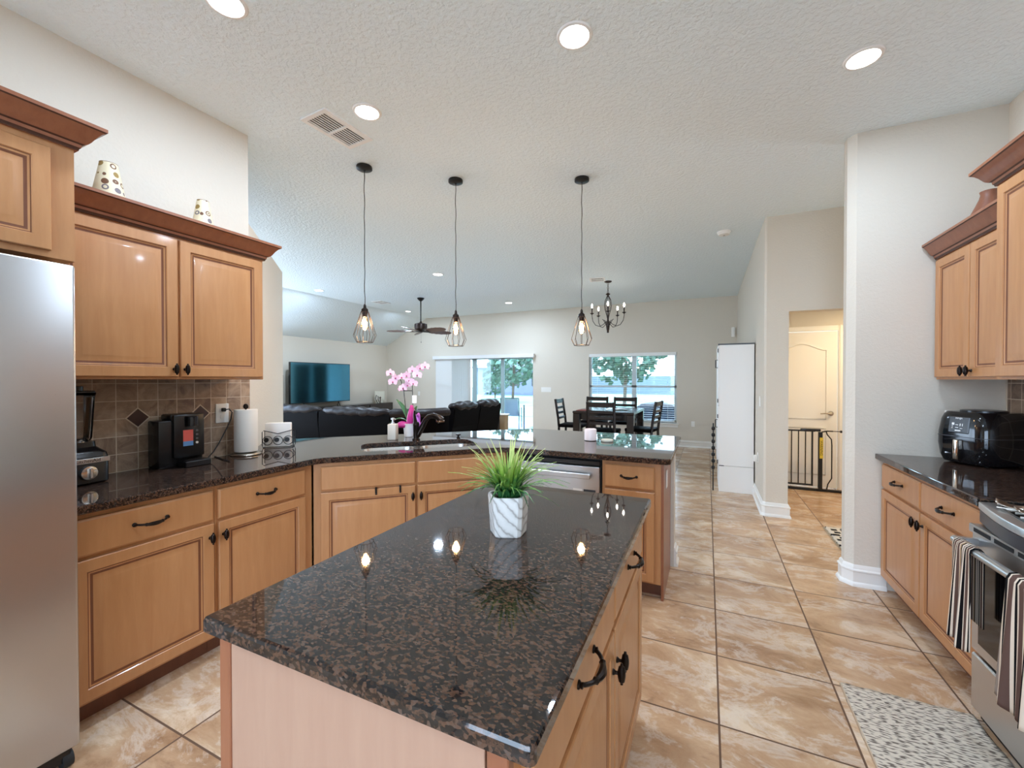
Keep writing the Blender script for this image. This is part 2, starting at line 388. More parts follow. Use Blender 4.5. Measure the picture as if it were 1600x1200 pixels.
# baseboards
BP = [(0, 0), (.030, 0), (.030, .014), (.022, .026), (.018, .03), (.018, .098), (.024, .104), (.024, .112), (.014, .120), (.012, .134), (.004, .146), (0, .146)]
def base(name, path): return struct(MB().sweep(path, BP), name, WHITE)
base('baseboard_back', [(.55, YB), (SD[1]+.02, YB)][::-1])
base('baseboard_back_left', [(-8.62, YB), (SD[0]-.02, YB)])
base('baseboard_living', [(-8.62, 3.0), (-8.62, YB)])
base('baseboard_hall_front', [(.77, 5.34), (.77, 5.2), (.57, 5.2), (.55, 5.22), (.55, YB)][::-1])
base('baseboard_pantry', [(.945, 3.86), (.90, 3.815), (.90, 3.745), (.945, 3.70), (1.12, 3.70)])
base('baseboard_hall_back', [(1.66, 6.85), (3.0, 6.85)])

# ------------------------------------------------------------------ hardware
def pull_mb(mb, x, y, z, L=.11, vert=False, M=None):
    old = mb.M; mb.M = old @ Matrix.Translation((x, y, z)) @ (Matrix.Rotation(PI/2, 4, 'Y') if vert else Matrix.Identity(4))
    h = L/2; pts = []; rad = []
    for i in range(25):
        t = i/24; X = -h+L*t; Y = -.036*math.sin(PI*t)**.55 if 0 < t < 1 else 0
        pts.append((X, Y, -.006*math.sin(PI*t))); q = abs(t-.5); rad.append(.0050 if q > .24 else (.0062+.0038*math.cos(q/.24*PI/2)))
        if abs(q-.25) < .025: rad[-1] = .0085
    mb.tube(pts, rad, 8)
    for s_ in (-h, h): mb.lathe([(.0095, 0), (.0095, -.003), (.006, -.006), (.0075, -.010), (.004, -.012)], 12, (s_, 0, 0), axis='y')
    mb.M = old
def knob_mb(mb, x, y, z):
    mb.lathe([(.009, 0), (.008, -.004), (.005, -.008), (.005, -.018)], 10, (x, y, z), axis='y')
    prof = [(.001, -.031), (.004, -.030), (.0045, -.024), (.009, -.020), (.0115, -.008), (.012, 0), (.0115, .008), (.009, .020), (.0045, .024), (.004, .030), (.001, .031)]
    mb.lathe(prof, 12, (x, y-.025, z))
DOORP = [(0, 0), (0, -.017), (.003, -.020), (.050, -.020), (.053, -.0155), (.056, -.0150), (.062, -.0125), (.066, -.0105), (.072, -.0105), (.098, -.0180), (.102, -.0185)]
def door_mesh(x0, x1, z0, z1, fr=0):
    P = [(o+(fr if o >= .05 else 0), y) for o, y in DOORP]; return MB().rings_rect(x0, x1, z0, z1, P, glaze=(4, 6, 7))
def add_door(root, x0, x1, z0, z1, knob=None, label=None, wood_=None, name='door', fr=0):
    d = door_mesh(x0, x1, z0, z1, fr).build(name, [wood_ or MAPLE, GLAZE], root)
    if knob:
        m = MB(); knob_mb(m, knob[0], -.020, knob[1]); m.build('knob', BRONZE, d)
    return d
def add_drawer(root, x0, x1, z0, z1, pull=.11, name='drawer', wood_=None):
    d = MB().rings_rect(x0, x1, z0, z1, [(0, 0), (0, -.014), (.004, -.0165), (.008, -.020), (.012, -.020)], glaze=()).build(name, [wood_ or MAPLE, GLAZE], root)
    if pull:
        m = MB(); pull_mb(m, (x0+x1)/2, -.020, (z0+z1)/2+.004, pull); m.build('handle', BRONZE, d)
    return d
def carcass(root, w_, dep, z0, z1, toe=True, m=None, x0=0):
    mb = MB(); mb.box((x0, 0, z0), (w_, dep, z1)); mb.build('body', m or MAPLE, root)
    if toe: MB().box((x0, .07, 0), (w_, dep, z0)).build('toe_kick', TOE, root)
ZT = .90; ZD = .72
# ------------------------------------------------------------------ left base run (faces +X)
FX = -2.335
L1 = thing('base_cabinet', 'honey maple base cabinet next to the steel refrigerator, wide drawer over one door', 'cabinet', (FX, .76, 0), PI/2)
carcass(L1, .575, .60, .10, ZT)
add_drawer(L1, .02, .565, ZD, .875, .125); add_door(L1, .02, .565, .115, .705, (.545, .635))
L2 = thing('base_cabinet', 'honey maple base cabinet under the coffee maker and paper towels, beside the angled corner', 'cabinet', (FX, 1.337, 0), PI/2)
carcass(L2, .595, .60, .10, ZT)
add_drawer(L2, .012, .535, ZD, .875, .11); add_door(L2, .012, .535, .115, .705, (.034, .635))
# sink cabinet, 45 degrees
OS = Vector((-2.335, 1.945, 0)); W45 = 1.35
LS = thing('sink_base_cabinet', 'wide angled maple cabinet under the double sink with two doors', 'cabinet', OS, PI/4)
mb = MB(); mb.prism([(.002, .002), (W45-.01, .002), (W45-.01, .25), (W45-.30, .56), (.30, .56), (.002, .25)], .10, .68); mb.box((.002, .002, .68), (W45-.01, .03, ZT)); mb.build('body', MAPLE, LS)
MB().box((.05, .07, 0), (W45-.05, .5, .10)).build('toe_kick', TOE, LS)
add_drawer(LS, .045, .655, ZD, .875, 0, 'drawer_front'); add_drawer(LS, .672, W45-.045, ZD, .875, 0, 'drawer_front')
d = add_door(LS, .045, .655, .115, .705, (.635, .635)); add_door(LS, .672, W45-.045, .115, .705, (.692, .635))
for x in (.385, .545):
    m = MB(); m.box((x, -.026, .672), (x+.012, -.020, .712), .001); m.box((x, -.026, .705), (x+.012, -.001, .712)); m.box((x, -.036, .668), (x+.012, -.026, .676)); m.build('towel_hook', BLACK, d)
# peninsula straight section (faces -Y)
PY = 2.90
DW = thing('dishwasher', 'stainless steel dishwasher built in under the peninsula counter', 'dishwasher', (-1.325, PY, 0))
MB().box((.0, .0, .10), (.665, .56, .895)).build('tub', DARK, DW)
MB().box((.02, .06, 0), (.645, .5, .10)).build('toe_kick', BLACK, DW)
MB().box((.008, -.03, .12), (.657, -.001, .845), .004).build('door', STEELX, DW)
MB().box((.008, -.022, .852), (.657, -.001, .885), .003).build('control_strip', BLKPLAST, DW)
m = MB(); m.box((.07, -.072, .765), (.60, -.055, .80), .004)
for x in (.08, .56): m.box((x, -.056, .772), (x+.03, -.0305, .793))
m.build('handle', STEELX, DW)
MB().box((.47, -.0312, .655), (.535, -.0302, .685)).build('sticker', PLASTIC, DW)
MB().box((.545, -.0312, .635), (.63, -.0302, .685)).build('sticker', mat('dark_label', srgb(50, 54, 60), .4), DW)
LE = thing('base_cabinet', 'narrow maple base cabinet at the end of the peninsula with one drawer', 'cabinet', (-.655, PY, 0))
carcass(LE, .385, .56, .10, ZT)
add_drawer(LE, .018, .345, ZD, .875, .10); add_door(LE, .018, .345, .115, .705, (.04, .63))
MB().box((.386, -.004, 0), (.402, .56, ZT)).build('end_panel', CROWN, LE)
o = thing('wall_outlet', 'small white outlet on the end panel of the peninsula', 'outlet', (-.252, 3.06, .77), PI/2)
MB().box((-.035, -.006, -.06), (.035, 0, .06), .002).build('cover_plate', PLASTIC, o)
# pony wall behind the peninsula cabinets
pw = [(-.228, 3.47), (-1.66, 3.47), (-3.06, 2.07), (-3.15, 2.16), (-1.71, 3.60), (-.228, 3.60)]
struct(MB().prism(pw, 0, .898), 'wall_peninsula', WALL)
base('baseboard_peninsula', [(-.36, 3.60), (-.228, 3.60), (-.228, 3.475)][::-1])

# perimeter countertop with sink cut-out
def loc45(u, v): return (OS.x+(u-v)/math.sqrt(2), OS.y+(u+v)/math.sqrt(2))
CZ0, CZ = .902, .940
def rrect(u0, u1, v0, v1, r, n=6):
    return arc(u1-r, v1-r, r, 0, 90, n)+arc(u0+r, v1-r, r, 90, 180, n)+arc(u0+r, v0+r, r, 180, 270, n)+arc(u1-r, v0+r, r, 270, 360, n)
SU0, SU1, SV0, SV1 = .30, 1.16, .11, .52
hole = [loc45(u, v) for u, v in rrect(SU0, SU1, SV0, SV1, .10)]
f1 = (-2.29, .755)
poly = [f1, (-2.29, 1.86), (-2.285, 1.92), (-2.26, 1.975), (-1.46, 2.775), (-1.40, 2.825), (-1.32, 2.85), (-.23, 2.85), (-.21, 2.87), (-.21, 4.03), (-.23, 4.05), (-1.66, 4.05), (-3.375, 2.355), (-2.952, 1.932), (-2.948, 1.90), (-2.948, .755)]
ct = MB().prism(poly, CZ0, CZ, [hole], bev=.005)
tag(ct.build('countertop', GRANITE, ang=10), 'long dark granite countertop wrapping the sink, from the refrigerator to the peninsula end', 'countertop')
# sink: double bowl
sk = thing('double_sink', 'stainless steel double bowl sink set under the granite', 'sink', (OS.x, OS.y, 0), PI/4)
mid = .735
rim = MB(); rim.prism(rrect(SU0-.02, SU1+.02, SV0-.02, SV1+.02, .11), CZ0-.008, CZ0-.001, [rrect(SU0-.004, mid-.012, SV0-.004, SV1+.004, .09), rrect(mid+.012, SU1+.004, SV0-.004, SV1+.004, .09)]); rim.build('rim', SINKST, sk)
for ua, ub in ((SU0-.004, mid-.012), (mid+.012, SU1+.004)):
    b = MB(); rr = []
    for ins, z in ((0, CZ0-.004), (.006, CZ0-.03), (.012, .755), (.04, .725), (.16, .72)):
        r_ = max(.09-ins*.5, .02); P = rrect(ua+ins, ub-ins, SV0-.004+ins, SV1+.004-ins, r_); rr.append([b.v((p[0], p[1], z)) for p in P])
    for A, B in zip(rr, rr[1:]):
        n_ = len(A)
        for i in range(n_): b.f([A[i], B[i], B[(i+1) % n_], A[(i+1) % n_]])
    b.f(rr[-1]); b.build('bowl', SINKST, sk, fixn=False)

# faucet
fu = loc45(.74, .60)
fa = thing('faucet', 'dark bronze pull-out kitchen faucet with side lever behind the sink', 'faucet', (fu[0], fu[1], CZ), PI/4)
m = MB().lathe([(.034, 0), (.034, .006), (.027, .012), (.026, .02), (.026, .12), (.028, .125), (.028, .135), (.022, .15)], 20); m.build('body', BRONZE, fa)
m = MB().tube([(.01, 0, .03), (.03, -.004, .07), (.055, -.01, .12), (.075, -.02, .165), (.10, -.035, .195), (.14, -.055, .205), (.175, -.075, .19), (.195, -.09, .165)], [.024, .024, .023, .022, .021, .022, .026, .034], 14); m.build('spout', BRONZE, fa)
m = MB().lathe([(.034, .150), (.036, .158), (.036, .1645)], 14, (.19, -.085, 0)); m.build('spray_ring', mat('copper_rim', (.45, .28, .18, 1), .25, 1), fa)
m = MB().tube([(-.004, 0, .14), (-.010, 0, .175), (-.014, .0, .21), (-.012, -.004, .25)], [.019, .014, .012, .009], 10); m.build('lever', BRONZE, fa)
# soap dispenser
su = loc45(.555, .665)
o = thing('soap_dispenser', 'square cream soap dispenser with metal pump beside the faucet', 'soap dispenser', (su[0], su[1], CZ), R(20))
MB().box((-.036, -.036, 0), (.036, .036, .135), .008, 2).build('bottle', mat('speckled_ceramic', srgb(218, 208, 192), .5), o)
MB().lathe([(.014, .135), (.014, .147), (.007, .150), (.007, .168), (.015, .170), (.015, .184), (.005, .187)], 14).tube([(0, 0, .178), (.02, -.012, .179), (.036, -.022, .172)], .0045, 8).build('pump', CHROME, o)
su = loc45(1.10, .585)
o = thing('sink_button', 'small black cap standing on the counter right of the faucet', 'air switch', (su[0], su[1], CZ))
MB().lathe([(.016, 0), (.016, .010), (.010, .012), (.010, .022), (.024, .025), (.024, .034), (.015, .037)], 16).build('cap', BRONZE, o)

# orchid
ou = loc45(.705, .815)
orc = thing('potted_orchid', 'pink orchid in a white pot behind the faucet', 'orchid', (ou[0], ou[1], CZ), -math.atan(305/658)*0+R(24.9))
MB().lathe([(.036, 0), (.040, .004), (.052, .115), (.055, .118), (.050, .12), (.047, .105)], 24, cap=False).prism(arc(0, 0, .048, 0, 345, 23), .09, .10).build('pot', mat('white_ceramic', srgb(238, 234, 228), .3), orc)
PINK = mat('magenta_wrap', srgb(216, 60, 150), .35); PINK.node_tree.nodes['Principled BSDF'].inputs['Transmission Weight'].default_value = .1
LILAC = mat('lilac_wrap', srgb(205, 110, 205), .35)
def sheet(a, b, cpt, wdt, m_, name, tw=.3):
    a, b, cpt = Vector(a), Vector(b), Vector(cpt); d = (b-a).normalized(); sd = d.cross(Vector((0, 1, 0))).normalized()
    def fn(u, v):
        p = a.lerp(cpt, u).lerp(cpt.lerp(b, u), u); ww = wdt*(.35+.65*math.sin(PI*min(1, u*.9+.15)))
        return p+sd*(v-.5)*ww*math.cos(tw*u)+Vector((0, 1, 0))*((v-.5)**2*wdt*1.2-(v-.5)*ww*math.sin(tw*u*2))
    return MB().grid(fn, 10, 7).build(name, m_, orc, solid=.0015)
sheet((.0, -.04, .10), (.03, -.05, .285), (.05, -.08, .20), .07, PINK, 'wrapping')
sheet((0, -.04, .10), (-.13, -.03, .085), (-.06, -.06, .13), .06, PINK, 'wrapping')
sheet((.02, -.03, .11), (.10, -.04, .06), (.12, -.06, .30), .06, LILAC, 'wrapping', .8)
sheet((.05, -.04, .20), (.10, -.05, -.0+.02), (.11, -.06, .12), .05, LILAC, 'wrapping', .5)
LEAFG = mat('orchid_leaf', srgb(60, 110, 60), .35); 
def leafb(name, a, b, cpt, wdt, m_, parent, nrm=(0, 0, 1)):
    a, b, cpt = Vector(a), Vector(b), Vector(cpt)
    def fn(u, v):
        p = a.lerp(cpt, u).lerp(cpt.lerp(b, u), u); t = ((cpt-a)*(1-u)+(b-cpt)*u).normalized(); n_ = Vector(nrm); sd = t.cross(n_).normalized()
        ww = wdt*math.sin(PI*(u*.88+.1))**.7; return p+sd*(v-.5)*ww+n_*abs(v-.5)*ww*.35
    return MB().grid(fn, 10, 5).build(name, m_, parent, solid=.002)
leafb('leaf', (0, 0, .12), (-.17, -.03, .12), (-.07, -.02, .20), .05, LEAFG, orc)
leafb('leaf', (0, 0, .12), (-.12, .03, .33), (-.02, .0, .25), .04, LEAFG, orc, (.3, -.8, .3))
leafb('leaf', (0, 0, .12), (.06, .05, .27), (.03, .02, .22), .035, LEAFG, orc, (.3, -.8, .3))
STEM = mat('orchid_stem', srgb(60, 50, 38), .5)
MB().tube([(-.01, 0, .1), (-.03, 0, .25), (-.045, 0, .40), (-.07, 0, .50), (-.10, -.01, .545), (-.16, -.02, .56)], .0035, 6).build('stem', STEM, orc)
MB().tube([(.02, 0, .1), (.035, 0, .3), (.03, 0, .45), (.04, 0, .52), (.09, -.01, .60), (.16, -.02, .64), (.19, -.02, .61)], .0035, 6).build('stem', STEM, orc)
MB().tube([(-.045, 0, .41), (.032, 0, .41)], .004, 6).build('stem_clip', STEM, orc)
MB().box((.035, -.03, .30), (.075, -.027, .37), .001).build('care_tag', PLASTIC, orc)
PET = mat('orchid_petal', srgb(236, 200, 226), .5); LIP = mat('orchid_lip', srgb(170, 40, 110), .5)
def flower(x, y, z, r, rz_, tilt):
    r *= 1.3; M_ = Matrix.Translation((x+.015, y, z)) @ Matrix.Rotation(rz_, 4, 'Z') @ Matrix.Rotation(tilt, 4, 'X')
    m_ = MB(); m_.M = M_
    for a_, wd, ln in ((90, .55, 1), (210, .5, .95), (330, .5, .95), (15, .95, .95), (165, .95, .95)):
        ca, sa = math.cos(R(a_)), math.sin(R(a_)); V_ = []
        for k in range(12):
            t = 2*PI*k/12; u = ln*r*(.5+.5*math.cos(t)); q = wd*r*.5*math.sin(t)
            V_.append(m_.v((ca*u-sa*q, -.004*(u/r)+(.0015 if a_ in (15, 165) else 0), sa*u+ca*q)))
        m_.f(V_, 0)
    m_.lathe([(.001, -.012), (.006, -.008), (.007, 0), (.001, .002)], 8, (0, 0, -.004), axis='y', mi=1)
    return m_.build('flower', [PET, LIP], orc, fixn=False)
for q in ((-.175, -.02, .565, .032, .2), (-.125, -.03, .525, .03, -.2), (-.15, -.03, .49, .034, .1), (-.075, -.02, .53, .03, .4), (-.03, -.02, .545, .032, -.1), (-.01, -.02, .50, .03, .3), (-.02, -.03, .46, .03, -.4), (.03, -.03, .475, .034, .2), (.02, -.02, .59, .034, 0), (.065, -.03, .55, .036, .3), (.09, -.02, .61, .034, -.3), (.135, -.03, .625, .034, .2), (-.06, -.03, .435, .032, .5), (-.085, -.02, .42, .022, .8)):
    flower(q[0], q[1], q[2], q[3], q[4], -q[4]*.7)

# candle and tray on the peninsula
o = thing('candle_jar', 'white candle jar standing on the peninsula counter', 'candle', (-.885, 3.47, CZ))
MB().lathe([(.046, .002), (.050, .006), (.050, .092), (.047, .097), (.044, .092), (.043, .01)], 28, cap=False).prism(arc(0, 0, .045, 0, 347, 27), 0.001, .08).build('jar', mat('milky_glass', srgb(240, 224, 222), .25), o)
MB().lathe([(.0505, 0), (.0505, .004)], 28).build('base', BLACK, o)
o = thing('pale_dish', 'flat pale lid lying on the peninsula beside the white candle', 'dish', (-.745, 3.47, CZ))
MB().lathe([(.046, 0), (.050, .004), (.050, .014), (.046, .018)], 28).build('disc', mat('pale_green_ceramic', srgb(206, 205, 190), .4), o)

# backsplash
struct(MB().box((XL, .75, CZ-.002), (XL+.010, 1.925, 1.452)), 'trim_1', SPLASH)
for i, y in enumerate((1.277, 1.602)):
    m = MB(); m.M = Matrix.Translation((XL+.012, y, 1.2325)) @ Matrix.Rotation(PI/4, 4, 'X'); m.box((-.003, -.036, -.036), (.001, .036, .036), 0, mi=0); m.box((-.003, -.042, -.042), (.0002, .042, .042), 0, mi=1)
    struct(m, 'trim_%d' % (i+2), [DIAMOND, GROUT])
struct(MB().box((XR-.010, .5, CZ-.002), (XR, 3.66, 1.452)), 'trim_4', SPLASHR)

# ------------------------------------------------------------------ left wall cabinets
CP = [(0, -.012), (.010, -.012), (.012, -.004), (.016, 0), (.018, .012), (.026, .016), (.034, .022), (.040, .030), (.052, .052), (.064, .068), (.072, .074), (.078, .078), (.078, .092), (.070, .094), (0, .094)]
def crown(root, w_, dep, z, left=True, right=True):
    path = ([(0, dep)] if left else []) + [(0, -.002), (w_, -.002)] + ([(w_, dep)] if right else [])
    MB().sweep(path, CP, glaze=(1, 2, 4, 10)).build('crown_molding', [CROWN, GLAZED], root).location.z = z
UL = thing('wall_cabinet', 'honey maple two-door wall cabinet above the coffee maker, patterned cones on top', 'cabinet', (-2.60, .82, 0), PI/2)
MB().box((0, 0, 1.452), (.97, .335, 2.225)).build('body', MAPLE, UL)
MB().box((0.001, .001, 1.450), (.969, .334, 1.4521)).build('bottom_panel', GLAZE, UL)
add_door(UL, .0, .482, 1.465, 2.20, (.462, 1.505)); add_door(UL, .494, .955, 1.465, 2.20, (.514, 1.505)); crown(UL, .97, .335, 2.225, left=False)
UF = thing('over_fridge_cabinet', 'deep maple cabinet above the refrigerator, at the left edge', 'cabinet', (-2.345, -.12, 0), PI/2)
MB().box((0, 0, 1.93), (.935, .60, 2.395)).build('body', MAPLE, UF)
add_door(UF, .02, .435, 1.955, 2.355); add_door(UF, .445, .862, 1.955, 2.355); crown(UF, .935, .60, 2.395)
# fridge
FR = thing('refrigerator', 'tall stainless steel refrigerator at the left edge', 'refrigerator', (-2.125, -.20, 0), PI/2)
MB().box((.01, .075, .03), (.93, .80, 1.86), .004).build('cabinet', mat('grey_side_metal', srgb(120, 122, 124), .4, .4), FR)
for a_, b_ in ((0, .40), (.408, .94)):
    d = MB().box((a_, 0, .085), (b_, .068, 1.872), .010, 3).build('door', STEEL, FR)
    hx = a_+.05 if a_ > 0 else b_-.05
    MB().tube([(hx, -.001, .6), (hx, -.045, .62), (hx, -.05, .7), (hx, -.05, 1.5), (hx, -.045, 1.58), (hx, -.001, 1.6)], .011, 10).build('handle', STEELX, d)
MB().box((.02, .03, .03), (.92, .07, .083)).build('grille', BLKPLAST, FR)
MB().lathe([(.03, 0), (.03, .03)], 14, (.90, .05, .03), axis='x').build('roller', RUBBER, FR)
MB().box((.02, .10, 0), (.92, .7, .03)).build('foot_rail', RUBBER, FR)

# cones on the wall cabinet
def dots():
    m = mat('dotted_paper', srgb(226, 212, 176), .6); n = NB(m); v = n.coord()
    vo = n.n('TexVoronoi'); vo.inputs['Scale'].default_value = 24; vo.inputs['Randomness'].default_value = .35; n.l(v, vo.inputs['Vector'])
    sp = n.n('SeparateColor'); n.l(vo.outputs['Color'], sp.inputs[0])
    ring = n.ramp(vo.outputs['Distance'], [(.0, (1, 1, 1, 1)), (.10, (1, 1, 1, 1)), (.12, (0, 0, 0, 1)), (.22, (0, 0, 0, 1)), (.24, (1, 1, 1, 1)), (.36, (1, 1, 1, 1)), (.38, (0, 0, 0, 1))])
    solid_ = n.math('LESS_THAN', vo.outputs['Distance'], .37); pick = n.math('GREATER_THAN', sp.outputs[1], .5)
    f = n.mix(pick, ring, solid_); cc = n.ramp(sp.outputs[0], [(0, srgb(110, 72, 44)), (.35, srgb(150, 120, 60)), (.7, srgb(120, 110, 112))], 'CONSTANT')
    n.l(n.mix(f, srgb(228, 214, 180), cc), n.b.inputs['Base Color']); return m
DOTS = dots()
for y, rb, h, lb in ((1.10, .078, .235, 'larger dotted cone-shaped shade on the left wall cabinet, near the refrigerator'), (1.545, .066, .215, 'smaller dotted cone-shaped shade on the wall cabinet, at its right end')):
    o = thing('dotted_shade', lb, 'decoration', (-2.79, y, 2.320), 0, 'dotted cones on the wall cabinet')
    MB().lathe([(rb, 0), (rb*.46, h), (rb*.45, h), (rb*.97, .004)], 32, cap=False).build('shade', DOTS, o)
    MB().lathe([(rb*.46, h-.003), (rb*.47, h), (rb*.44, h+.001)], 32, cap=False).build('rim', TOE, o)
MB().box((0, .0, 2.225), (.97, .335, 2.3195)).build('top_panel', CROWN, UL)

# ------------------------------------------------------------------ things on the left counter
bl = thing('blender', 'black countertop blender with clear jar, half behind the refrigerator', 'blender', (-2.80, .965, CZ), R(97))
m = MB(); hw = .095
m.prism([(x, y) for x, y in rrect(-hw, hw, -hw, hw, .03)], .004, .13, bev=.006)
rr = []
for k, (sz, z) in enumerate(((.094, .13), (.090, .15), (.075, .165), (.062, .18), (.060, .205))):
    rr.append([m.v((p[0], p[1], z)) for p in rrect(-sz, sz, -sz, sz, .03)])
for A, B in zip(rr, rr[1:]):
    for i in range(len(A)): m.f([A[i], A[(i+1) % len(A)], B[(i+1) % len(A)], B[i]])
m.f(rr[-1]); m.build('motor_base', BLKPLAST, bl)
MB().box((-.088, -.0975, .105), (.088, -.094, .128), .001).build('chrome_band', STEELX, bl)
def text(body, size, parent, loc, rot, m_, name='lettering', ext=.0005):
    cu = bpy.data.curves.new(name, 'FONT'); cu.body = body; cu.size = size; cu.extrude = ext; cu.align_x = 'CENTER'; cu.align_y = 'CENTER'
    q = bpy.data.objects.new(name, cu); COL.objects.link(q); bpy.context.view_layer.update()
    me = bpy.data.meshes.new_from_object(q.evaluated_get(bpy.context.evaluated_depsgraph_get())); bpy.data.objects.remove(q); bpy.data.curves.remove(cu)
    me.materials.clear(); me.materials.append(m_)
    o = bpy.data.objects.new(name, me); COL.objects.link(o); o.parent = parent; o.location = loc; o.rotation_euler = rot; return o
text('KitchenAid', .022, bl, (0, -.0980, .1165), (PI/2, 0, 0), BLACK)
MB().lathe([(.030, -.094), (.034, -.098), (.032, -.112), (.022, -.114)], 24, (.0, 0, .06), axis='y').box((-.006, -.128, .036), (.006, -.112, .084), .002).build('dial', CHROME, bl)
m = MB(); rr = []
for sz, z in ((.045, .207), (.050, .225), (.058, .42), (.062, .445)): rr.append([m.v((p[0], p[1], z)) for p in rrect(-sz, sz, -sz, sz, .022)])
for A, B in zip(rr, rr[1:]):
    for i in range(len(A)): m.f([A[i], A[(i+1) % len(A)], B[(i+1) % len(A)], B[i]])
m.f(rr[0][::-1]); m.build('jar', JAR, bl, solid=.003)
MB().lathe([(.048, .205), (.050, .215), (.046, .222)], 20).build('jar_collar', CHROME, bl)
MB().prism(rrect(-.060, .060, -.060, .060, .022), .440, .455, bev=.003).lathe([(.032, .455), (.032, .475), (.026, .478)], 20).build('lid', BLKPLAST, bl)
MB().tube([(-.055, 0, .43), (-.085, 0, .435), (-.10, 0, .40), (-.098, 0, .30), (-.08, 0, .255), (-.052, 0, .255)], .012, 8).build('handle', BLKPLAST, bl)

cf = thing('coffee_maker', 'black single-cup coffee maker against the tiled backsplash', 'coffee maker', (-2.80, 1.375, CZ), PI/2)
MB().box((-.06, .01, .0), (.17, .125, .272), .008, 2).build('body', BLKPLAST, cf)
MB().box((.005, -.012, .05), (.17, .02, .306), .010, 2).build('head', BLKPLAST, cf)
MB().box((.0, .015, .268), (.172, .12, .307), .012, 2).build('lid', BLKPLAST, cf)
MB().box((.028, -.085, .0), (.165, -.005, .035), .004).box((.034, -.08, .035), (.160, -.01, .038)).build('drip_tray', BLKPLAST, cf)
MB().lathe([(.0, .0), (.034, 0), (.034, .055), (.030, .058)], 20, (.095, -.014, .235), cap=False).build('dispenser', BLKGLOSS, cf)
MB().box((.052, -.0135, .145), (.105, -.0122, .212)).build('red_sticker', mat('red_sticker', srgb(226, 100, 88), .5), cf)
MB().box((.052, -.0135, .118), (.105, -.0122, .145)).build('blue_sticker', mat('blue_sticker', srgb(100, 150, 205), .5), cf)
for k in range(4): MB().lathe([(.007, -.016), (.007, -.0118)], 12, (.125, 0, .205-k*.024), axis='y').build('button', PLASTIC if k == 3 else mat('grey_button', (.08, .08, .08, 1), .3), cf)

o = thing('wall_outlet', 'white outlet with a black plug in the left backsplash', 'outlet', (XL+.011, 1.735, 1.225), PI/2)
MB().box((-.042, -.006, -.064), (.042, 0, .064), .003).build('cover_plate', PLASTIC, o)
MB().lathe([(.016, -.008), (.016, -.005)], 16, (0, 0, -.024), axis='y').lathe([(.016, -.008), (.016, -.005)], 16, (0, 0, .024), axis='y').build('receptacle', WHITE, o)
m = MB(); m.box((-.012, -.03, .012), (.012, -.0085, .036), .004); m.tube([(0, -.028, .024), (.02, -.045, .028), (.035, -.05, .005), (.03, -.045, -.04), (.0, -.04, -.11), (-.05, -.05, -.19), (-.09, -.06, -.24), (-.13, -.07, -.272), (-.15, -.09, -.278)], .0038, 7)
c_ = thing('power_cord', 'black power cord plugged into the outlet behind the coffee maker', 'cord', (XL+.011, 1.735, 1.225), PI/2); m.build('cord', RUBBER, c_)
m = MB(); m.tube([(-.10, 0, .0), (-.03, -.10, .0), (.0, -.2, .0)], .004, 6)
c_ = thing('power_cord', 'black cord lying on the granite right of the coffee maker', 'cord', (-2.90, 1.66, CZ+.004), R(60)); MB().tube([(0, .06, 0), (.03, -.04, 0), (.05, -.12, 0), (.08, -.20, 0)], .0035, 6).build('cord', RUBBER, c_)

pt = thing('paper_towel_holder', 'white paper towel roll on a bronze upright holder', 'paper towel holder', (-2.845, 1.835, CZ))
MB().lathe([(.082, .002), (.088, .004), (.088, .010), (.078, .016), (.02, .020)], 30).lathe([(.09, .0), (.094, .006), (.09, .012)], 30, cap=False).build('base', NICKEL, pt)
MB().lathe([(.006, .02), (.006, .31), (.014, .315), (.017, .328), (.012, .342), (.002, .347)], 14).build('post', BRONZE, pt)
m = MB().lathe([(.020, .024), (.068, .024), (.070, .030), (.070, .302), (.068, .306), (.020, .306)], 36); m.build('paper_roll', mat('paper', srgb(238, 230, 218), .9), pt)
ck = thing('napkin_rack', 'black scrollwork wire rack holding white napkins beside the paper towels', 'napkin holder', (-2.93, 2.14, CZ), R(40))
def circ(cx, z, r, y, n=20): return [(cx+r*math.cos(2*PI*i/n), y, z+r*math.sin(2*PI*i/n)) for i in range(n)]
for y in (-.03, .03):
    m = MB()
    m.tube([(-.10, y, .004), (.10, y, .004), (.105, y, .02), (.105, y, .12), (.095, y, .13), (.0, y, .105), (-.095, y, .13), (-.105, y, .12), (-.105, y, .02)], .003, 6, closed=True)
    for cx in (-.07, 0, .07): m.tube(circ(cx, .055, .032, y), .0025, 6, closed=True)
    m.build('wire_side', BLACK, ck)
for cx in (-.07, 0, .07): MB().lathe([(.017, -.034), (.017, -.030)], 14, (cx-.008, 0, .06), axis='y').build('scroll_disc', BLACK, ck)
for x in (-.1, .1): MB().tube([(x, -.03, .004), (x, .03, .004)], .003, 6).build('cross_wire', BLACK, ck)
MB().box((-.09, -.022, .008), (.085, .022, .185), .006, 2).build('napkins', mat('napkin_paper', srgb(240, 234, 226), .8), ck)

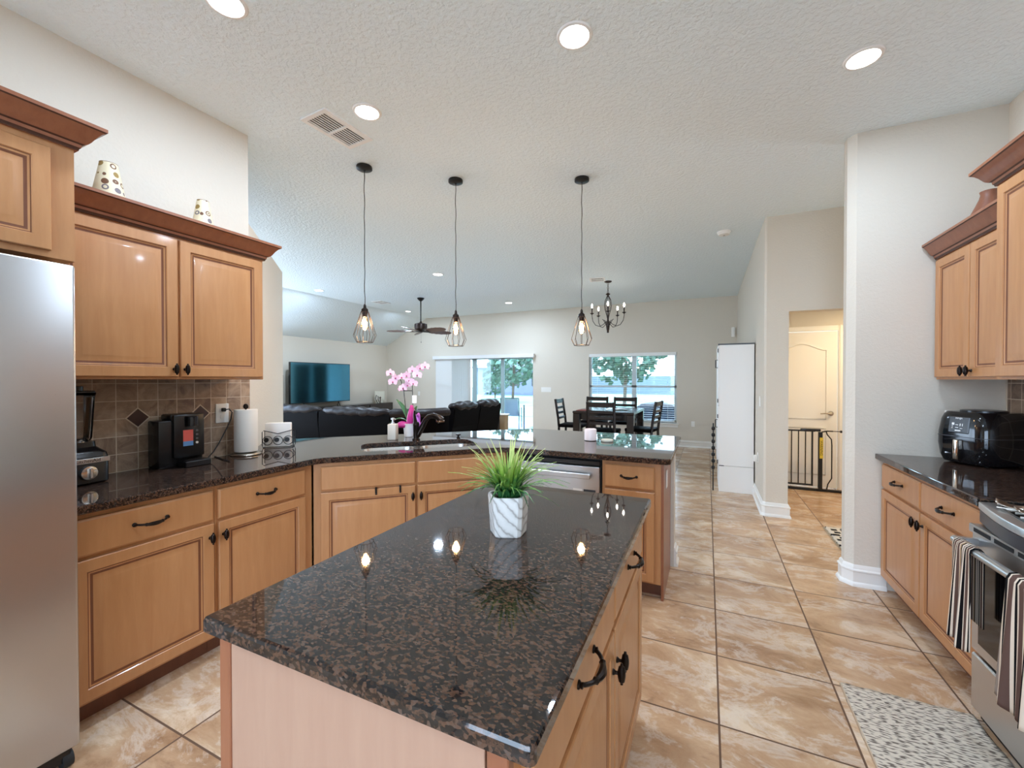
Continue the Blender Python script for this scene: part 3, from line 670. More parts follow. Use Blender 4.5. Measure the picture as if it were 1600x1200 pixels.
# ------------------------------------------------------------------ island
IX0, IX1, IY0, IY1 = -.985, -.215, .535, 1.885
tag(MB().prism(rrect(IX0, IX1, IY0, IY1, .012, 3), CZ0, CZ, bev=.008).build('island_countertop', GRANITE, ang=10), 'rectangular dark brown granite top of the kitchen island', 'countertop')
ic = thing('kitchen_island', 'maple kitchen island with two drawers over two doors', 'kitchen island', (-.265, .575, 0), PI/2)
W_I = 1.27
MB().box((0, 0, .10), (W_I, .66, ZT)).build('body', MAPLE, ic)
MB().box((.06, .06, 0), (W_I-.05, .6, .10)).build('toe_kick', TOE, ic)
MB().box((-.016, .04, .0), (-.001, .665, ZT), .001).build('end_panel', ENDP, ic)
MB().box((-.020, .655, 0), (0, .69, ZT), .002).build('corner_stile', CROWN, ic); MB().box((-.020, -.002, 0), (0, .035, ZT), .002).build('corner_stile', CROWN, ic)
sp_ = .68
for a_, b_, kx in ((.03, sp_-.006, sp_-.028), (sp_+.006, W_I-.02, sp_+.03)):
    add_drawer(ic, a_, b_, .725, .875, .13); add_door(ic, a_, b_, .115, .705, (kx, .60))
# potted grass
pp = thing('potted_grass', 'artificial green grass in a marbled faceted pot on the island', 'plant', (-.60, 1.265, CZ), R(8))
def marble():
    m = mat('veined_marble', srgb(225, 222, 216), .35); n = NB(m); v = n.coord((1, 1, 1), (.5, .6, .3)); wv = n.n('TexWave'); wv.wave_type = 'BANDS'; wv.inputs['Scale'].default_value = 11; wv.inputs['Distortion'].default_value = 10; wv.inputs['Detail'].default_value = 4; wv.inputs['Detail Scale'].default_value = .9
    n.l(v, wv.inputs['Vector']); c = n.ramp(wv.outputs['Fac'], [(.0, srgb(176, 168, 160)), (.08, srgb(208, 204, 198)), (.3, srgb(228, 225, 220)), (1, srgb(236, 233, 228))]); n.l(c, n.b.inputs['Base Color']); return m
PR, PH = .070, .130
m = MB(); lv = []
for r_, z in ((PR*.84, 0), (PR*.88, .004), (PR, PH*.93), (PR*.97, PH), (PR*.88, PH), (PR*.84, PH*.85)):
    ring = []
    for k in range(5):
        a_ = R(-90-20+72*k)
        for da in (-7, 7): ring.append(m.v((r_*math.cos(a_+R(da)), r_*math.sin(a_+R(da)), z)))
    lv.append(ring)
for A, B in zip(lv, lv[1:]):
    for i in range(10): m.f([A[i], A[(i+1) % 10], B[(i+1) % 10], B[i]])
m.f(lv[0][::-1]); m.f(lv[-1]); m.build('pot', marble(), pp, ang=20)
def grassm():
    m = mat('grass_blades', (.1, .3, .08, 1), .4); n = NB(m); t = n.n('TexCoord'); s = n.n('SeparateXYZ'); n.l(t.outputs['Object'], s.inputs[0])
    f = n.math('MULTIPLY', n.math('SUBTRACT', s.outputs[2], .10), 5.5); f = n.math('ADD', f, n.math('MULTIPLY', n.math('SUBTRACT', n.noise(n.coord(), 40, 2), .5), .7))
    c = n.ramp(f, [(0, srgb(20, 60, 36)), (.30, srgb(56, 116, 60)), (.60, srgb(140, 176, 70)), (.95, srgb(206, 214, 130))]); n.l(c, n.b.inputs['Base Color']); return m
g = MB(); random.seed(11)
for i in range(150):
    a_ = random.uniform(0, 2*PI); rr_ = random.uniform(0, .032); lean = random.uniform(0, 1)**.7; ln = random.uniform(.13, .225)*(1-.05*lean); wd = random.uniform(.009, .015)
    x0, y0 = rr_*math.cos(a_), rr_*math.sin(a_); a2 = a_+random.uniform(-.5, .5); reach = ln*(.20+.74*lean); hgt = ln*(1-.42*lean**2); droop = random.uniform(0, .04)*lean
    pts = []
    for k in range(8):
        t = k/7; pts.append(Vector((x0+math.cos(a2)*reach*t**1.5, y0+math.sin(a2)*reach*t**1.5, PH*.86+hgt*t-droop*t**4*1.5-hgt*.25*lean*t**3)))
    sd = Vector((-math.sin(a2+random.uniform(-.6, .6)), math.cos(a2), 0)).normalized(); prev = None
    for k, p in enumerate(pts):
        wk = wd*(1-(k/7)**2)*.5+.0003; q = (g.v(p-sd*wk), g.v(p+Vector((0, 0, .0012)) ), g.v(p+sd*wk))
        if prev: g.f([prev[0], prev[1], q[1], q[0]]); g.f([prev[1], prev[2], q[2], q[1]])
        prev = q
for a2, L_, h in ((R(-8), .17, .03), (R(-40), .10, .05), (R(172), .14, .07)):
    prev = None; sd = Vector((-math.sin(a2), math.cos(a2), 0))
    for k in range(10):
        t = k/9; p = Vector((math.cos(a2)*(.02+L_*t), math.sin(a2)*(.02+L_*t), PH*.9+h*math.sin(PI*min(1, t*.95))-.02*t)); wk = .004*(1-t**3)+.0003
        q = (g.v(p-sd*wk), g.v(p+sd*wk))
        if prev: g.f([prev[0], prev[1], q[1], q[0]])
        prev = q
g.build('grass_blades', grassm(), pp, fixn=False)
MB().prism(arc(0, 0, .048, 0, 340, 17), PH*.80, PH*.86).build('soil', DARK, pp)

# ------------------------------------------------------------------ right side
RFX = 1.10
RB = thing('base_cabinet', 'reddish maple base cabinet right of the aisle with two drawers and two doors', 'cabinet', (RFX, 3.685, 0), -PI/2)
carcass(RB, 1.205, .58, .10, ZT)
m = None
add_drawer(RB, .03, .595, ZD, .875, .115); add_drawer(RB, .607, 1.195, ZD, .875, .115)
add_door(RB, .03, .595, .115, .705, (.565, .64)); add_door(RB, .607, 1.195, .115, .705, (.637, .64))
tag(MB().prism([(1.055, 3.69), (1.055, 2.478), (1.688, 2.478), (1.688, 3.69)], CZ0, CZ, bev=.005).build('countertop', GRANITE, ang=10), 'short dark granite countertop under the air fryer', 'countertop')
U1 = thing('wall_cabinet', 'maple two-door wall cabinet above the air fryer with wooden vase on top', 'cabinet', (1.365, 3.68, 0), -PI/2)
MB().box((0, 0, 1.45), (.80, .333, 2.245)).build('body', MAPLE, U1)
add_door(U1, .025, .415, 1.465, 2.22, (.39, 1.50)); add_door(U1, .425, .795, 1.465, 2.22, (.45, 1.50))
MB().sweep([(0, -.002), (.80, -.002)], CP, glaze=(1, 2, 4, 10)).build('crown_molding', [CROWN, GLAZED], U1).location.z = 2.245
MB().box((0, .0, 2.245), (.80, .333, 2.338)).build('top_panel', CROWN, U1)
U2 = thing('wall_cabinet', 'taller maple wall cabinet at the right edge beside the smaller one', 'cabinet', (1.29, 2.875, 0), -PI/2)
MB().box((0, 0, 1.45), (.76, .40, 2.41)).build('body', MAPLE, U2)
add_door(U2, .025, .375, 1.465, 2.385); add_door(U2, .385, .735, 1.465, 2.385); crown(U2, .76, .40, 2.41)
o = thing('wooden_vase', 'brown turned wooden vase standing on the right wall cabinet', 'vase', (1.505, 3.45, 2.340))
MB().lathe([(.10, 0), (.100, .03), (.080, .09), (.058, .14), (.042, .18), (.036, .205), (.040, .222), (.030, .222)], 32).build('body', VASEW, o)
# outlet behind air fryer
o = thing('wall_outlet', 'white outlet plate on the wall left of the air fryer', 'outlet', (1.455, 3.70, 1.19)); MB().box((-.04, -.006, -.06), (.04, 0, .06), .003).build('cover_plate', PLASTIC, o)
# air fryer
af = thing('air_fryer', 'glossy black air fryer on the right counter', 'air fryer', (1.515, 3.50, CZ), R(-62))
m = MB(); rr = []
for k, (sz, z) in enumerate(((.118, .003), (.138, .010), (.150, .05), (.156, .12), (.155, .19), (.146, .27), (.138, .30), (.128, .315))):
    rr.append([m.v((p[0], p[1]*1.05, z)) for p in rrect(-sz, sz, -sz, sz, .075, 8)])
for A, B in zip(rr, rr[1:]):
    for i in range(len(A)): m.f([A[i], A[(i+1) % len(A)], B[(i+1) % len(A)], B[i]])
m.f(rr[0][::-1]); m.f(rr[-1]); m.build('body', BLKGLOSS, af)
MB().lathe([(.10, .315), (.10, .323), (.09, .326)], 28).build('vent_lid', BLKPLAST, af)
m = MB(); P = rrect(-.158, .158, -.158, .158, .077, 8); m.prism([(p[0], p[1]*1.05) for p in P], .165, .169); m.build('seam_band', mat('grey_band', (.05, .05, .055, 1), .3, .5), af)
m = MB(); m.M = Matrix.Translation((0, -.157, .235)) @ Matrix.Rotation(R(-7), 4, 'X'); m.box((-.055, -.006, -.048), (.055, .006, .052), .004); pn = m.build('control_panel', BLKPLAST, af)
def pdisp(name, boxes, m_):
    q = MB(); q.M = Matrix.Translation((0, -.157, .235)) @ Matrix.Rotation(R(-7), 4, 'X')
    for b in boxes: q.box((b[0], -.0072, b[1]), (b[2], -.006, b[3]))
    return q.build(name, m_, pn)
LT = mat('panel_print', (.8, .8, .8, 1), .4)
pdisp('display_print', [(-.035, .0, -.022, .014), (-.015, .0, .0, .003), (.008, -.005, .012, .01), (.02, -.005, .024, .01), (-.035, -.01, -.028, -.006), (-.035, -.02, -.028, -.016), (-.015, -.016, .0, -.013), (.01, -.02, .024, -.017), (-.015, -.036, .015, -.029)], LT)
text('NINJA', .014, pn, (0, -.1585, .277), (PI/2-R(7)+0.0, 0, 0), LT)
MB().box((-.014, -.185, .03), (.014, -.150, .150), .006, 2).build('basket_handle', mat('bright_steel', (.75, .68, .6, 1), .15, 1), af)
for x in (-.08, .08):
    for y in (-.08, .08): MB().lathe([(.012, 0), (.012, .006)], 12, (x, y, 0)).build('foot', RUBBER, af)

# range
rg = thing('oven_range', 'stainless steel range with black oven door at the right edge', 'range', (1.07, 2.468, 0), -PI/2)
RW = .76
MB().box((.0, .03, .04), (RW, .62, .905)).build('body', mat('range_side', (.02, .022, .03, 1), .3), rg)
bow = [(RW*t, -.015-.055*math.sin(PI*t)) for t in [i/16 for i in range(17)]]
MB().prism(bow+[(RW, .62), (0, .62)], .895, .93, bev=.006).build('cooktop_rim', STEELX, rg)
MB().prism([(x*.94+.022, y+.045) for x, y in bow]+[(RW-.022, .56), (.022, .56)], .930, .938).build('glass_cooktop', BLKGLOSS, rg)
MB().prism([(x, y+.004) for x, y in bow]+[(RW, .05), (0, .05)], .845, .895).build('front_band', mat('navy_black_trim', (.004, .008, .02, 1), .3), rg)
MB().box((0, .0, .0), (RW, .05, .04)).build('kick_plate', RUBBER, rg)
d = MB().box((.004, -.035, .30), (RW-.004, .028, .835), .004).build('oven_door', STEELX, rg)
MB().box((.06, -.0385, .345), (RW-.06, -.034, .70), .002).build('window', BLKGLOSS, d)
m = MB(); m.box((.0, -.045, .80), (RW, -.030, .835), .003)
for k in range(5): m.box((.04+k*.14, -.0465, .810), (.155+k*.14, -.0445, .826), mi=1)
m.build('vent_trim', [STEELX, DARK], d)
m = MB(); m.tube([(.03, -.10, .765), (.20, -.105, .765), (.56, -.105, .765), (RW-.03, -.10, .765)], .016, 12)
for x in (.04, RW-.04): m.box((x-.014, -.10, .75), (x+.014, -.03, .78), .003)
m.build('handle', STEELX, d)
MB().box((.004, -.035, .05), (RW-.004, .028, .285), .006).build('storage_drawer', STEELX, rg)
# spoon rests
def rest(x, y, rz_, lb):
    o = thing('metal_trivet', lb, 'trivet', (x, y, .938), rz_, 'folded metal pieces on the cooktop')
    def fn(u, v): return ((u-.5)*.11, (v-.5)*.075, .004+.018*(2*abs(u-.5))**2+.004*math.sin(v*9))
    MB().grid(fn, 10, 8).build('dish', NICKEL, o, solid=.002)
    MB().box((-.052, -.036, .0), (.052, -.032, .004)).box((-.052, .032, 0), (.052, .036, .004)).build('foot', NICKEL, o)
rest(1.115, 2.35, R(-25), 'pewter leaf-like trivet on the cooktop, nearest the counter'); rest(1.115, 2.225, R(-15), 'pewter leaf-like trivet on the cooktop, at the right edge')
# towels
def towelm():
    m = mat('striped_towel', (.5, .5, .5, 1), .95, spec=.1); n = NB(m); t = n.n('TexCoord'); s = n.n('SeparateXYZ'); n.l(t.outputs['Generated'], s.inputs[0])
    f = n.math('FRACT', n.math('MULTIPLY', s.outputs[0], 1.55))
    cr_, br, bk, gy, tn = srgb(222, 206, 186), srgb(98, 76, 68), srgb(22, 20, 22), srgb(150, 138, 130), srgb(168, 140, 110)
    st = [(0, gy), (.10, cr_), (.15, bk), (.24, cr_), (.28, br), (.42, cr_), (.47, bk), (.52, cr_), (.56, br), (.70, cr_), (.75, tn), (.84, bk), (.92, cr_)]
    n.l(n.ramp(f, st, 'CONSTANT'), n.b.inputs['Base Color']); n.bump(n.noise(n.coord(), 400, 2), .3, .001); return m
TOWEL = towelm()
def towel(x0, x1, zf, zb, lb, seed, fl=.28):
    o = thing('dish_towel', lb, 'towel', (1.07, 2.468, 0), -PI/2, 'striped towels on the oven handle'); hy, hz, rr_ = -.105, .765, .021
    Lf, Lb = hz-zf, hz-zb; tot = Lf+Lb+PI*rr_
    def fn(u, v):
        s_ = v*tot
        if s_ < Lf: y, z, k = hy-rr_, hz-(Lf-s_), (Lf-s_)/Lf
        elif s_ < Lf+PI*rr_: a_ = (s_-Lf)/rr_; y, z, k = hy-rr_*math.cos(a_), hz+rr_*math.sin(a_), 0
        else: y, z, k = hy+rr_, hz-(s_-Lf-PI*rr_), 0
        wv = .010*math.sin(u*14+seed)*k**.6+.006*math.sin(u*31+seed*2)*k
        y += wv-(.012*k if y < hy else 0); wd = 1+fl*k
        return ((x0+x1)/2+(u-.5)*(x1-x0)*wd, y, z+.012*k*math.sin(u*5+seed))
    MB().grid(fn, 34, 46).build('cloth', TOWEL, o, solid=.004, ang=80)
towel(.075, .205, .375, .47, 'striped brown and cream dish towel on the oven handle, nearest the cabinet', 1.0, .08)
towel(.43, .64, .33, .45, 'striped dish towel on the oven handle, cut off by the right edge', 2.6)

# mats
def matm(name, a, b, kind):
    m = mat(name, a, .95, spec=.1); n = NB(m); v = n.coord((1, 1, 1))
    if kind == 0:
        f = n.noise(n.coord((40, 150, 1)), 1, 0); c = n.ramp(f, [(.50, a), (.64, b)])
    else:
        vo = n.n('TexVoronoi', distance='CHEBYCHEV'); vo.inputs['Scale'].default_value = 13; vo.inputs['Randomness'].default_value = .55; n.l(v, vo.inputs['Vector']); c = n.ramp(vo.outputs['Distance'], [(.0, b), (.30, b), (.34, a)])
    n.l(c, n.b.inputs['Base Color']); n.bump(n.noise(v, 260, 2), .5, .003); return m
def rug_mesh(x0, x1, y0, y1, m_, name, fr=False):
    def fn(u, v): return (x0+(x1-x0)*u+.004*math.sin(v*40), y0+(y1-y0)*v+.003*math.sin(u*33), .006+.0008*math.sin(u*50)*math.sin(v*60))
    mb = MB().grid(fn, 30, 60)
    return mb
o = thing('kitchen_mat', 'cream woven kitchen mat with grey dashes in front of the range', 'mat', (0, 0, 0)); o.location = (.82, 1.83, 0); rug_mesh(-.24, .22, -.65, .63, None, '').build('weave', matm('cream_weave', srgb(216, 203, 184), srgb(120, 108, 98), 0), o, solid=.010)
MB().box((-.243, -.65, .001), (-.238, .63, .012)).build('border', mat('cream_edge', srgb(198, 176, 150), .9), o)
o = thing('hall_rug', 'black and cream patterned rug on the tiles behind the pantry corner', 'rug', (1.55, 4.78, 0), R(0)); 
m = rug_mesh(-.50, .50, -.36, .24, None, ''); m.build('weave', matm('black_cream_weave', srgb(218, 208, 192), srgb(34, 32, 34), 1), o, solid=.010)
m = MB()
for k in range(24): m.box((-.52, -.355+k*.0252, .002), (-.50, -.347+k*.0252, .006))
m.build('fringe', mat('fringe', srgb(200, 186, 160), .9), o)

# ------------------------------------------------------------------ hall door, gate
d1 = MB(); DX0, DX1, DY = .775, 1.555, 6.83
d1.M = Matrix.Translation((DX0, DY, 0)); wdt = DX1-DX0
d1.box((0, .0, .01), (wdt, .035, 2.09))
door1 = struct(d1, 'door_1', DOORW)
def molding(pts, parent, closed=True):
    MB().tube(pts, .011, 6, closed=closed, flat=.5).build('panel_molding', DOORW, parent)
for z0, z1, ar in ((.92, 1.93, 1), (.18, .80, 0)):
    pts = [(DX0+.12, DY-.002, z0), (DX1-.12, DY-.002, z0)]
    if ar: pts += [(DX1-.12-(wdt-.24)*t, DY-.002, z1-.09+.09*math.sin(PI*t)**2) for t in [i/14 for i in range(15)]]
    else: pts += [(DX1-.12, DY-.002, z1), (DX0+.12, DY-.002, z1)]
    molding(pts, door1); 
MB().lathe([(.032, 0), (.032, -.006), (.014, -.012), (.012, -.04)], 18, (DX1-.07, DY, 1.0), axis='y').tube([(DX1-.07, DY-.04, 1.0), (DX1-.12, DY-.045, 1.003), (DX1-.19, DY-.04, .995)], [.011, .009, .007], 8).build('door_handle', NICKEL, door1)
m = MB()
m.box((DX1+.005, DY-.02, 0), (DX1+.075, 6.85, 2.16), .006); m.box((DX0-.0, DY-.02, 2.095), (DX1+.005, 6.85, 2.165), .006); m.box((DX1+.02, DY-.028, 0), (DX1+.04, DY-.02, 2.165))
struct(m, 'trim_5', DOORW)
struct(MB().box((2.4, 6.80, 0), (2.48, 6.85, 2.1)), 'trim_6', DOORW)
GY = 6.62
gt = thing('baby_gate', 'black metal baby gate across the hall doorway', 'baby gate', (.775, GY, 0))
GW = .785
m = MB(); m.box((0, -.012, .0), (GW, .012, .035), .003); m.box((0, -.010, .77), (.50, .010, .79), .002); m.box((0, -.01, .035), (.016, .01, .79)); m.build('frame', BLACK, gt)
dd = MB().box((.016, -.008, .065), (.48, .008, .085)).box((.462, -.009, .065), (.48, .009, .79)).build('gate_door', BLACK, gt)
for k in range(5): MB().tube([(.09+k*.077, 0, .08), (.09+k*.077, 0, .775)], .0065, 8).build('bar', BLACK, dd)
MB().box((.535, -.018, .035), (.58, .018, .77), .004).build('post', BLACK, gt)
MB().box((.34, -.022, .775), (.56, .022, .808), .010, 2).build('latch', BLKPLAST, gt)
m = MB().box((.548, -.0195, .43), (.585, -.0182, .70)); m.build('warning_label', mat('yellow_label', srgb(226, 200, 60), .5), gt)
text('WARNING', .04, gt, (.566, -.0200, .565), (PI/2, R(90), 0), BLACK)
MB().tube([(.57, 0, .77), (.63, 0, .785), (.69, 0, .785)], .008, 8).tube([(.62, 0, .78), (.63, 0, .74), (.675, 0, .68), (.68, 0, .60), (.68, 0, .18), (.64, 0, .10), (.63, 0, .035)], .007, 8).build('side_arm', BLACK, gt)
for z in (.02, .785): MB().tube([(.69, 0, z), (GW-.005, 0, z)], .005, 8).lathe([(.016, GW-.02), (.016, GW-.001)], 12, (0, 0, z), axis='x').build('tension_bolt', BLACK, gt)

# white tall cabinet
wc = thing('tall_white_cabinet', 'tall white storage cabinet against the wall past the hallway', 'cabinet', (.13, 6.07, 0))
MB().box((.012, 0, 0), (.405, .80, .335), .002).box((.012, 0, .339), (.405, .80, 1.895), .002).build('body', WHITEM, wc)
MB().box((-.004, -.004, 1.895), (.409, .804, 1.912)).build('top', mat('grey_top', srgb(70, 74, 80), .4), wc)
for z0, z1 in ((.345, 1.11), (1.115, 1.89)):
    d = MB().box((-.006, .004, z0), (.011, .796, z1), .002).build('door', WHITEM, wc)
    MB().tube([(-.007, .05, (z0+z1)/2+.2), (-.03, .05, (z0+z1)/2+.2), (-.03, .05, (z0+z1)/2+.1), (-.007, .05, (z0+z1)/2+.1)], .006, 6).build('handle', BLACK, d)
for z in (.36, .95, 1.15, 1.80): MB().box((-.010, -.004, z), (.0, .004, z+.05)).build('hinge', BLACK, wc)
MB().box((.012, -.003, .333), (.07, 0.0, .342)).build('catch', BLACK, wc)
o = thing('black_beaded_rack', 'black knobbly rack leaning on the front of the tall white cabinet', 'rack', (.075, 6.10, 0))
m = MB(); m.tube([(0, 0, .0), (.0, 0, .88)], .008, 6)
for k in range(7): m.lathe([(.002, -.03), (.018, -.02), (.024, 0), (.018, .02), (.002, .03)], 12, (0, 0, .30+k*.085))
m.build('beads', BLACK, o)

# plugs, switches, sensors
def plate(label, cat, loc, rz_, w_=.07, h=.115, kind='switch'):
    o = thing('light_switch' if kind == 'switch' else 'wall_outlet', label, cat, loc, rz_)
    MB().box((-w_/2, -.006, -h/2), (w_/2, 0, h/2), .002).build('cover_plate', PLASTIC, o)
    if kind == 'switch':
        n_ = max(1, round(w_/.07))
        for k in range(n_): MB().box((-w_/2+.02+k*w_/n_, -.010, -.03), (-w_/2+.05+k*w_/n_, -.006, .03), .001).build('rocker', PLASTIC, o)
    elif kind == 'plug': MB().box((-.025, -.05, -.05), (.025, -.006, .03), .012, 2).build('plug', PLASTIC, o)
    else:
        for z in (-.022, .022): MB().lathe([(.016, -.008), (.016, -.005)], 14, (0, 0, z), axis='y').build('receptacle', WHITE, o)
    return o
plate('wide white switch plate between the sliding door and the window', 'light switch', (-3.60, YB, 1.20), 0, .26, .12)
plate('white plug-in on the back wall left of the dining table', 'outlet', (-3.28, YB, .50), 0, kind='plug')
plate('white outlet on the back wall right of the dining window', 'outlet', (-.27, YB, .50), 0, kind='outlet')
plate('white outlet on the back wall behind the orchid', 'outlet', (-7.45, YB, 1.05), 0, kind='outlet')
plate('white light switch on the wall beside the tall white cabinet', 'light switch', (.55, 5.55, 1.20), -PI/2)
plate('white plug-in air freshener low on the wall beside the tall cabinet', 'outlet', (.55, 5.72, .53), -PI/2, kind='plug')
o = thing('motion_sensor', 'small white sensor high in the back right corner', 'sensor', (.48, YB, 2.42)); MB().box((-.035, -.05, -.10), (.035, 0, .10), .012, 2).build('housing', PLASTIC, o)
o = thing('smoke_detector', 'round white smoke detector on the ceiling', 'smoke detector', (.17, 5.50, HC))
MB().lathe([(.075, 0), (.075, -.012), (.068, -.018), (.060, -.038), (.02, -.045)], 28).build('housing', PLASTIC, o)
MB().lathe([(.012, -.046), (.012, -.0435)], 12).build('test_button', mat('grey_plastic', srgb(150, 150, 150), .4), o)

# ------------------------------------------------------------------ ceiling fixtures
def downlight(x, y, lb, r=.085, slope=0, z=HC, pw_=1.):
    o = thing('recessed_light', lb, 'ceiling light', (x, y, z), 0, 'recessed ceiling lights'); o.rotation_euler = (0, slope, 0)
    MB().lathe([(r*.80, -.002), (r*.86, -.008), (r*1.0, -.006), (r*1.06, 0)], 32, cap=False).build('trim_ring', WHITEM, o)
    MB().lathe([(r*.84, -.004), (r*.6, -.009), (r*.2, -.011), (.001, -.0112)], 32).build('lens', LAMP, o)
    l = bpy.data.lights.new('lamp', 'AREA'); l.shape = 'DISK'; l.size = r*1.5; l.energy = DOWN_W*pw_; l.color = (.76, .95, 1.20)
    lo = bpy.data.objects.new('lamp', l); COL.objects.link(lo); lo.parent = o; lo.location = (0, 0, -.016)
    return o
downlight(-2.00, 1.21, 'recessed ceiling light above the refrigerator, cut by the top edge')
downlight(-.61, 2.06, 'recessed ceiling light above the island, top centre')
downlight(.75, 2.85, 'recessed ceiling light at upper right above the aisle')
downlight(-1.99, 2.08, 'recessed ceiling light right beside the ceiling vent')
downlight(-4.00, 5.75, 'recessed ceiling light left of the middle pendant cord', pw_=4)
downlight(-6.80, 5.82, 'recessed ceiling light over the television, furthest left', pw_=2.5)
downlight(-6.85, 8.55, 'small recessed ceiling light just left of the fan rod', r=.07, pw_=1.4)
downlight(-4.04, 8.54, 'small recessed ceiling light between the middle and right pendants', pw_=2)
# lights of the rest of the kitchen behind the camera
downlight(-2.0, -1.2, 'recessed ceiling light behind the viewer, left'); downlight(.3, -.9, 'recessed ceiling light behind the viewer, right')
def vent(x, y, w_, l_, lb, rz_=0, two=True):
    o = thing('ceiling_vent', lb, 'vent', (x, y, HC), rz_)
    m = MB(); fw_ = .030; z0, z1 = -.010, 0
    m.box((-w_/2, -l_/2, z0), (-w_/2+fw_, l_/2, z1)); m.box((w_/2-fw_, -l_/2, z0), (w_/2, l_/2, z1)); m.box((-w_/2+fw_, -l_/2, z0), (w_/2-fw_, -l_/2+fw_, z1)); m.box((-w_/2+fw_, l_/2-fw_, z0), (w_/2-fw_, l_/2, z1))
    if two: m.box((-w_/2+fw_, -.008, z0-.001), (w_/2-fw_, .008, z1))
    m.build('frame', WHITEM, o)
    MB().box((-w_/2+.01, -l_/2+.01, -.0015), (w_/2-.01, l_/2-.01, -.0005)).build('backing', DARK, o)
    m = MB(); nn = 8
    for k in range(nn):
        x_ = -w_/2+fw_+(w_-2*fw_)*(k+.5)/nn; q = (w_-2*fw_)/nn*.26
        m.box((x_-q*.9, -l_/2+fw_, -.006), (x_+q*.6, l_/2-fw_, -.003))
    m.build('louvers', WHITEM, o)
vent(-2.31, 2.14, .24, .40, 'white louvered ceiling vent beside the kitchen downlight', R(-4))
vent(-1.72, 7.20, .26, .26, 'square ceiling vent beside the chandelier canopy', R(10))
vent(-6.60, 7.30, .26, .34, 'grey ceiling vent over the sofa, left of the fan')

def pendant(x, y, zb, lb):
    o = thing('pendant_light', lb, 'pendant light', (x, y, HC), 0, 'cage pendants over the peninsula'); H_ = HC-zb
    MB().lathe([(.060, 0), (.062, -.006), (.062, -.022), (.052, -.028), (.012, -.032), (.006, -.042)], 28).build('canopy', BLACK, o)
    zt = -H_+.245
    MB().tube([(.002*math.sin(k*1.7), .002*math.cos(k*1.3), -.04+(zt+.06+.04)*k/20) for k in range(21)], .0032, 6).build('cord', RUBBER, o)
    MB().lathe([(.004, zt+.065), (.010, zt+.055), (.012, zt+.035), (.026, zt+.022), (.028, zt+.006), (.030, zt-.004), (.022, zt-.006), (.018, zt-.040), (.010, zt-.042)], 20).build('socket', BRONZE, o)
    m = MB(); n_ = 10; R1, R2, R3 = .030, .090, .064; z1, z2, z3 = zt, -H_+.055, -H_
    for k in range(n_):
        a_ = 2*PI*k/n_; c_, s_ = math.cos(a_), math.sin(a_)
        m.tube([(R1*c_, R1*s_, z1), (R2*c_, R2*s_, z2), (R3*c_, R3*s_, z3)], .0021, 5)
    m.tube([(R3*math.cos(2*PI*k/20), R3*math.sin(2*PI*k/20), z3) for k in range(20)], .0024, 5, closed=True)
    m.tube([(R1*math.cos(2*PI*k/20), R1*math.sin(2*PI*k/20), z1) for k in range(20)], .0024, 5, closed=True)
    m.build('wire_cage', mat('cage_bronze', (.05, .032, .024, 1), .4, .6) if 'cage_bronze' not in MATS else MATS['cage_bronze'], o)
    b = MB().lathe([(.012, zt-.035), (.016, zt-.05), (.028, zt-.085), (.030, zt-.11), (.024, zt-.135), (.010, zt-.15), (.001, zt-.152)], 18, cap=False).build('bulb', BULBG, o)
    m = MB()
    for k in range(6):
        a_ = 2*PI*k/6; m.tube([(.008*math.cos(a_), .008*math.sin(a_), zt-.055), (.014*math.cos(a_), .014*math.sin(a_), zt-.125)], .0019, 5)
    m.build('filament', FIL, b)
    l = bpy.data.lights.new('lamp', 'POINT'); l.energy = PEND_W; l.color = (1, .68, .38); l.shadow_soft_size = .03
    lo = bpy.data.objects.new('lamp', l); COL.objects.link(lo); lo.parent = o; lo.location = (0, 0, zt-.09)
pendant(-2.52, 2.60, 1.752, 'leftmost wire cage pendant, nearest the wall cabinets'); pendant(-1.975, 3.105, 1.740, 'middle wire cage pendant, in front of the ceiling fan'); pendant(-.982, 3.54, 1.744, 'rightmost wire cage pendant, beside the chandelier')

# chandelier
CH = thing('chandelier', 'bronze five-arm candle chandelier over the dining table', 'chandelier', (-1.585, 7.42, HC))
DKB = mat('aged_bronze', (.045, .032, .028, 1), .35, .7)
MB().lathe([(.065, 0), (.065, -.008), (.05, -.02), (.015, -.03)], 24).build('canopy', DKB, CH)
m = MB()
for k in range(5): 
    z = -.045-k*.035; pts = [(.012*math.cos(t), 0, z+.022*math.sin(t)) for t in [2*PI*i/12 for i in range(12)]]
    if k % 2: pts = [(0, p[0], p[2]) for p in pts]
    m.tube(pts, .003, 5, closed=True)
m.build('chain', DKB, CH)
m = MB().lathe([(.008, -.20), (.03, -.215), (.042, -.225), (.03, -.235), (.008, -.25)], 20); 
for k in range(8):
    a_ = 2*PI*k/8; c_, s_ = math.cos(a_), math.sin(a_)
    pts = [(r_*c_, r_*s_, z) for r_, z in ((.012, -.25), (.05, -.33), (.062, -.42), (.05, -.50), (.022, -.60), (.012, -.66), (.018, -.70), (.014, -.82), (.014, -.90))]
    m.tube(pts, .004, 5)
m.build('center_cage', DKB, CH)
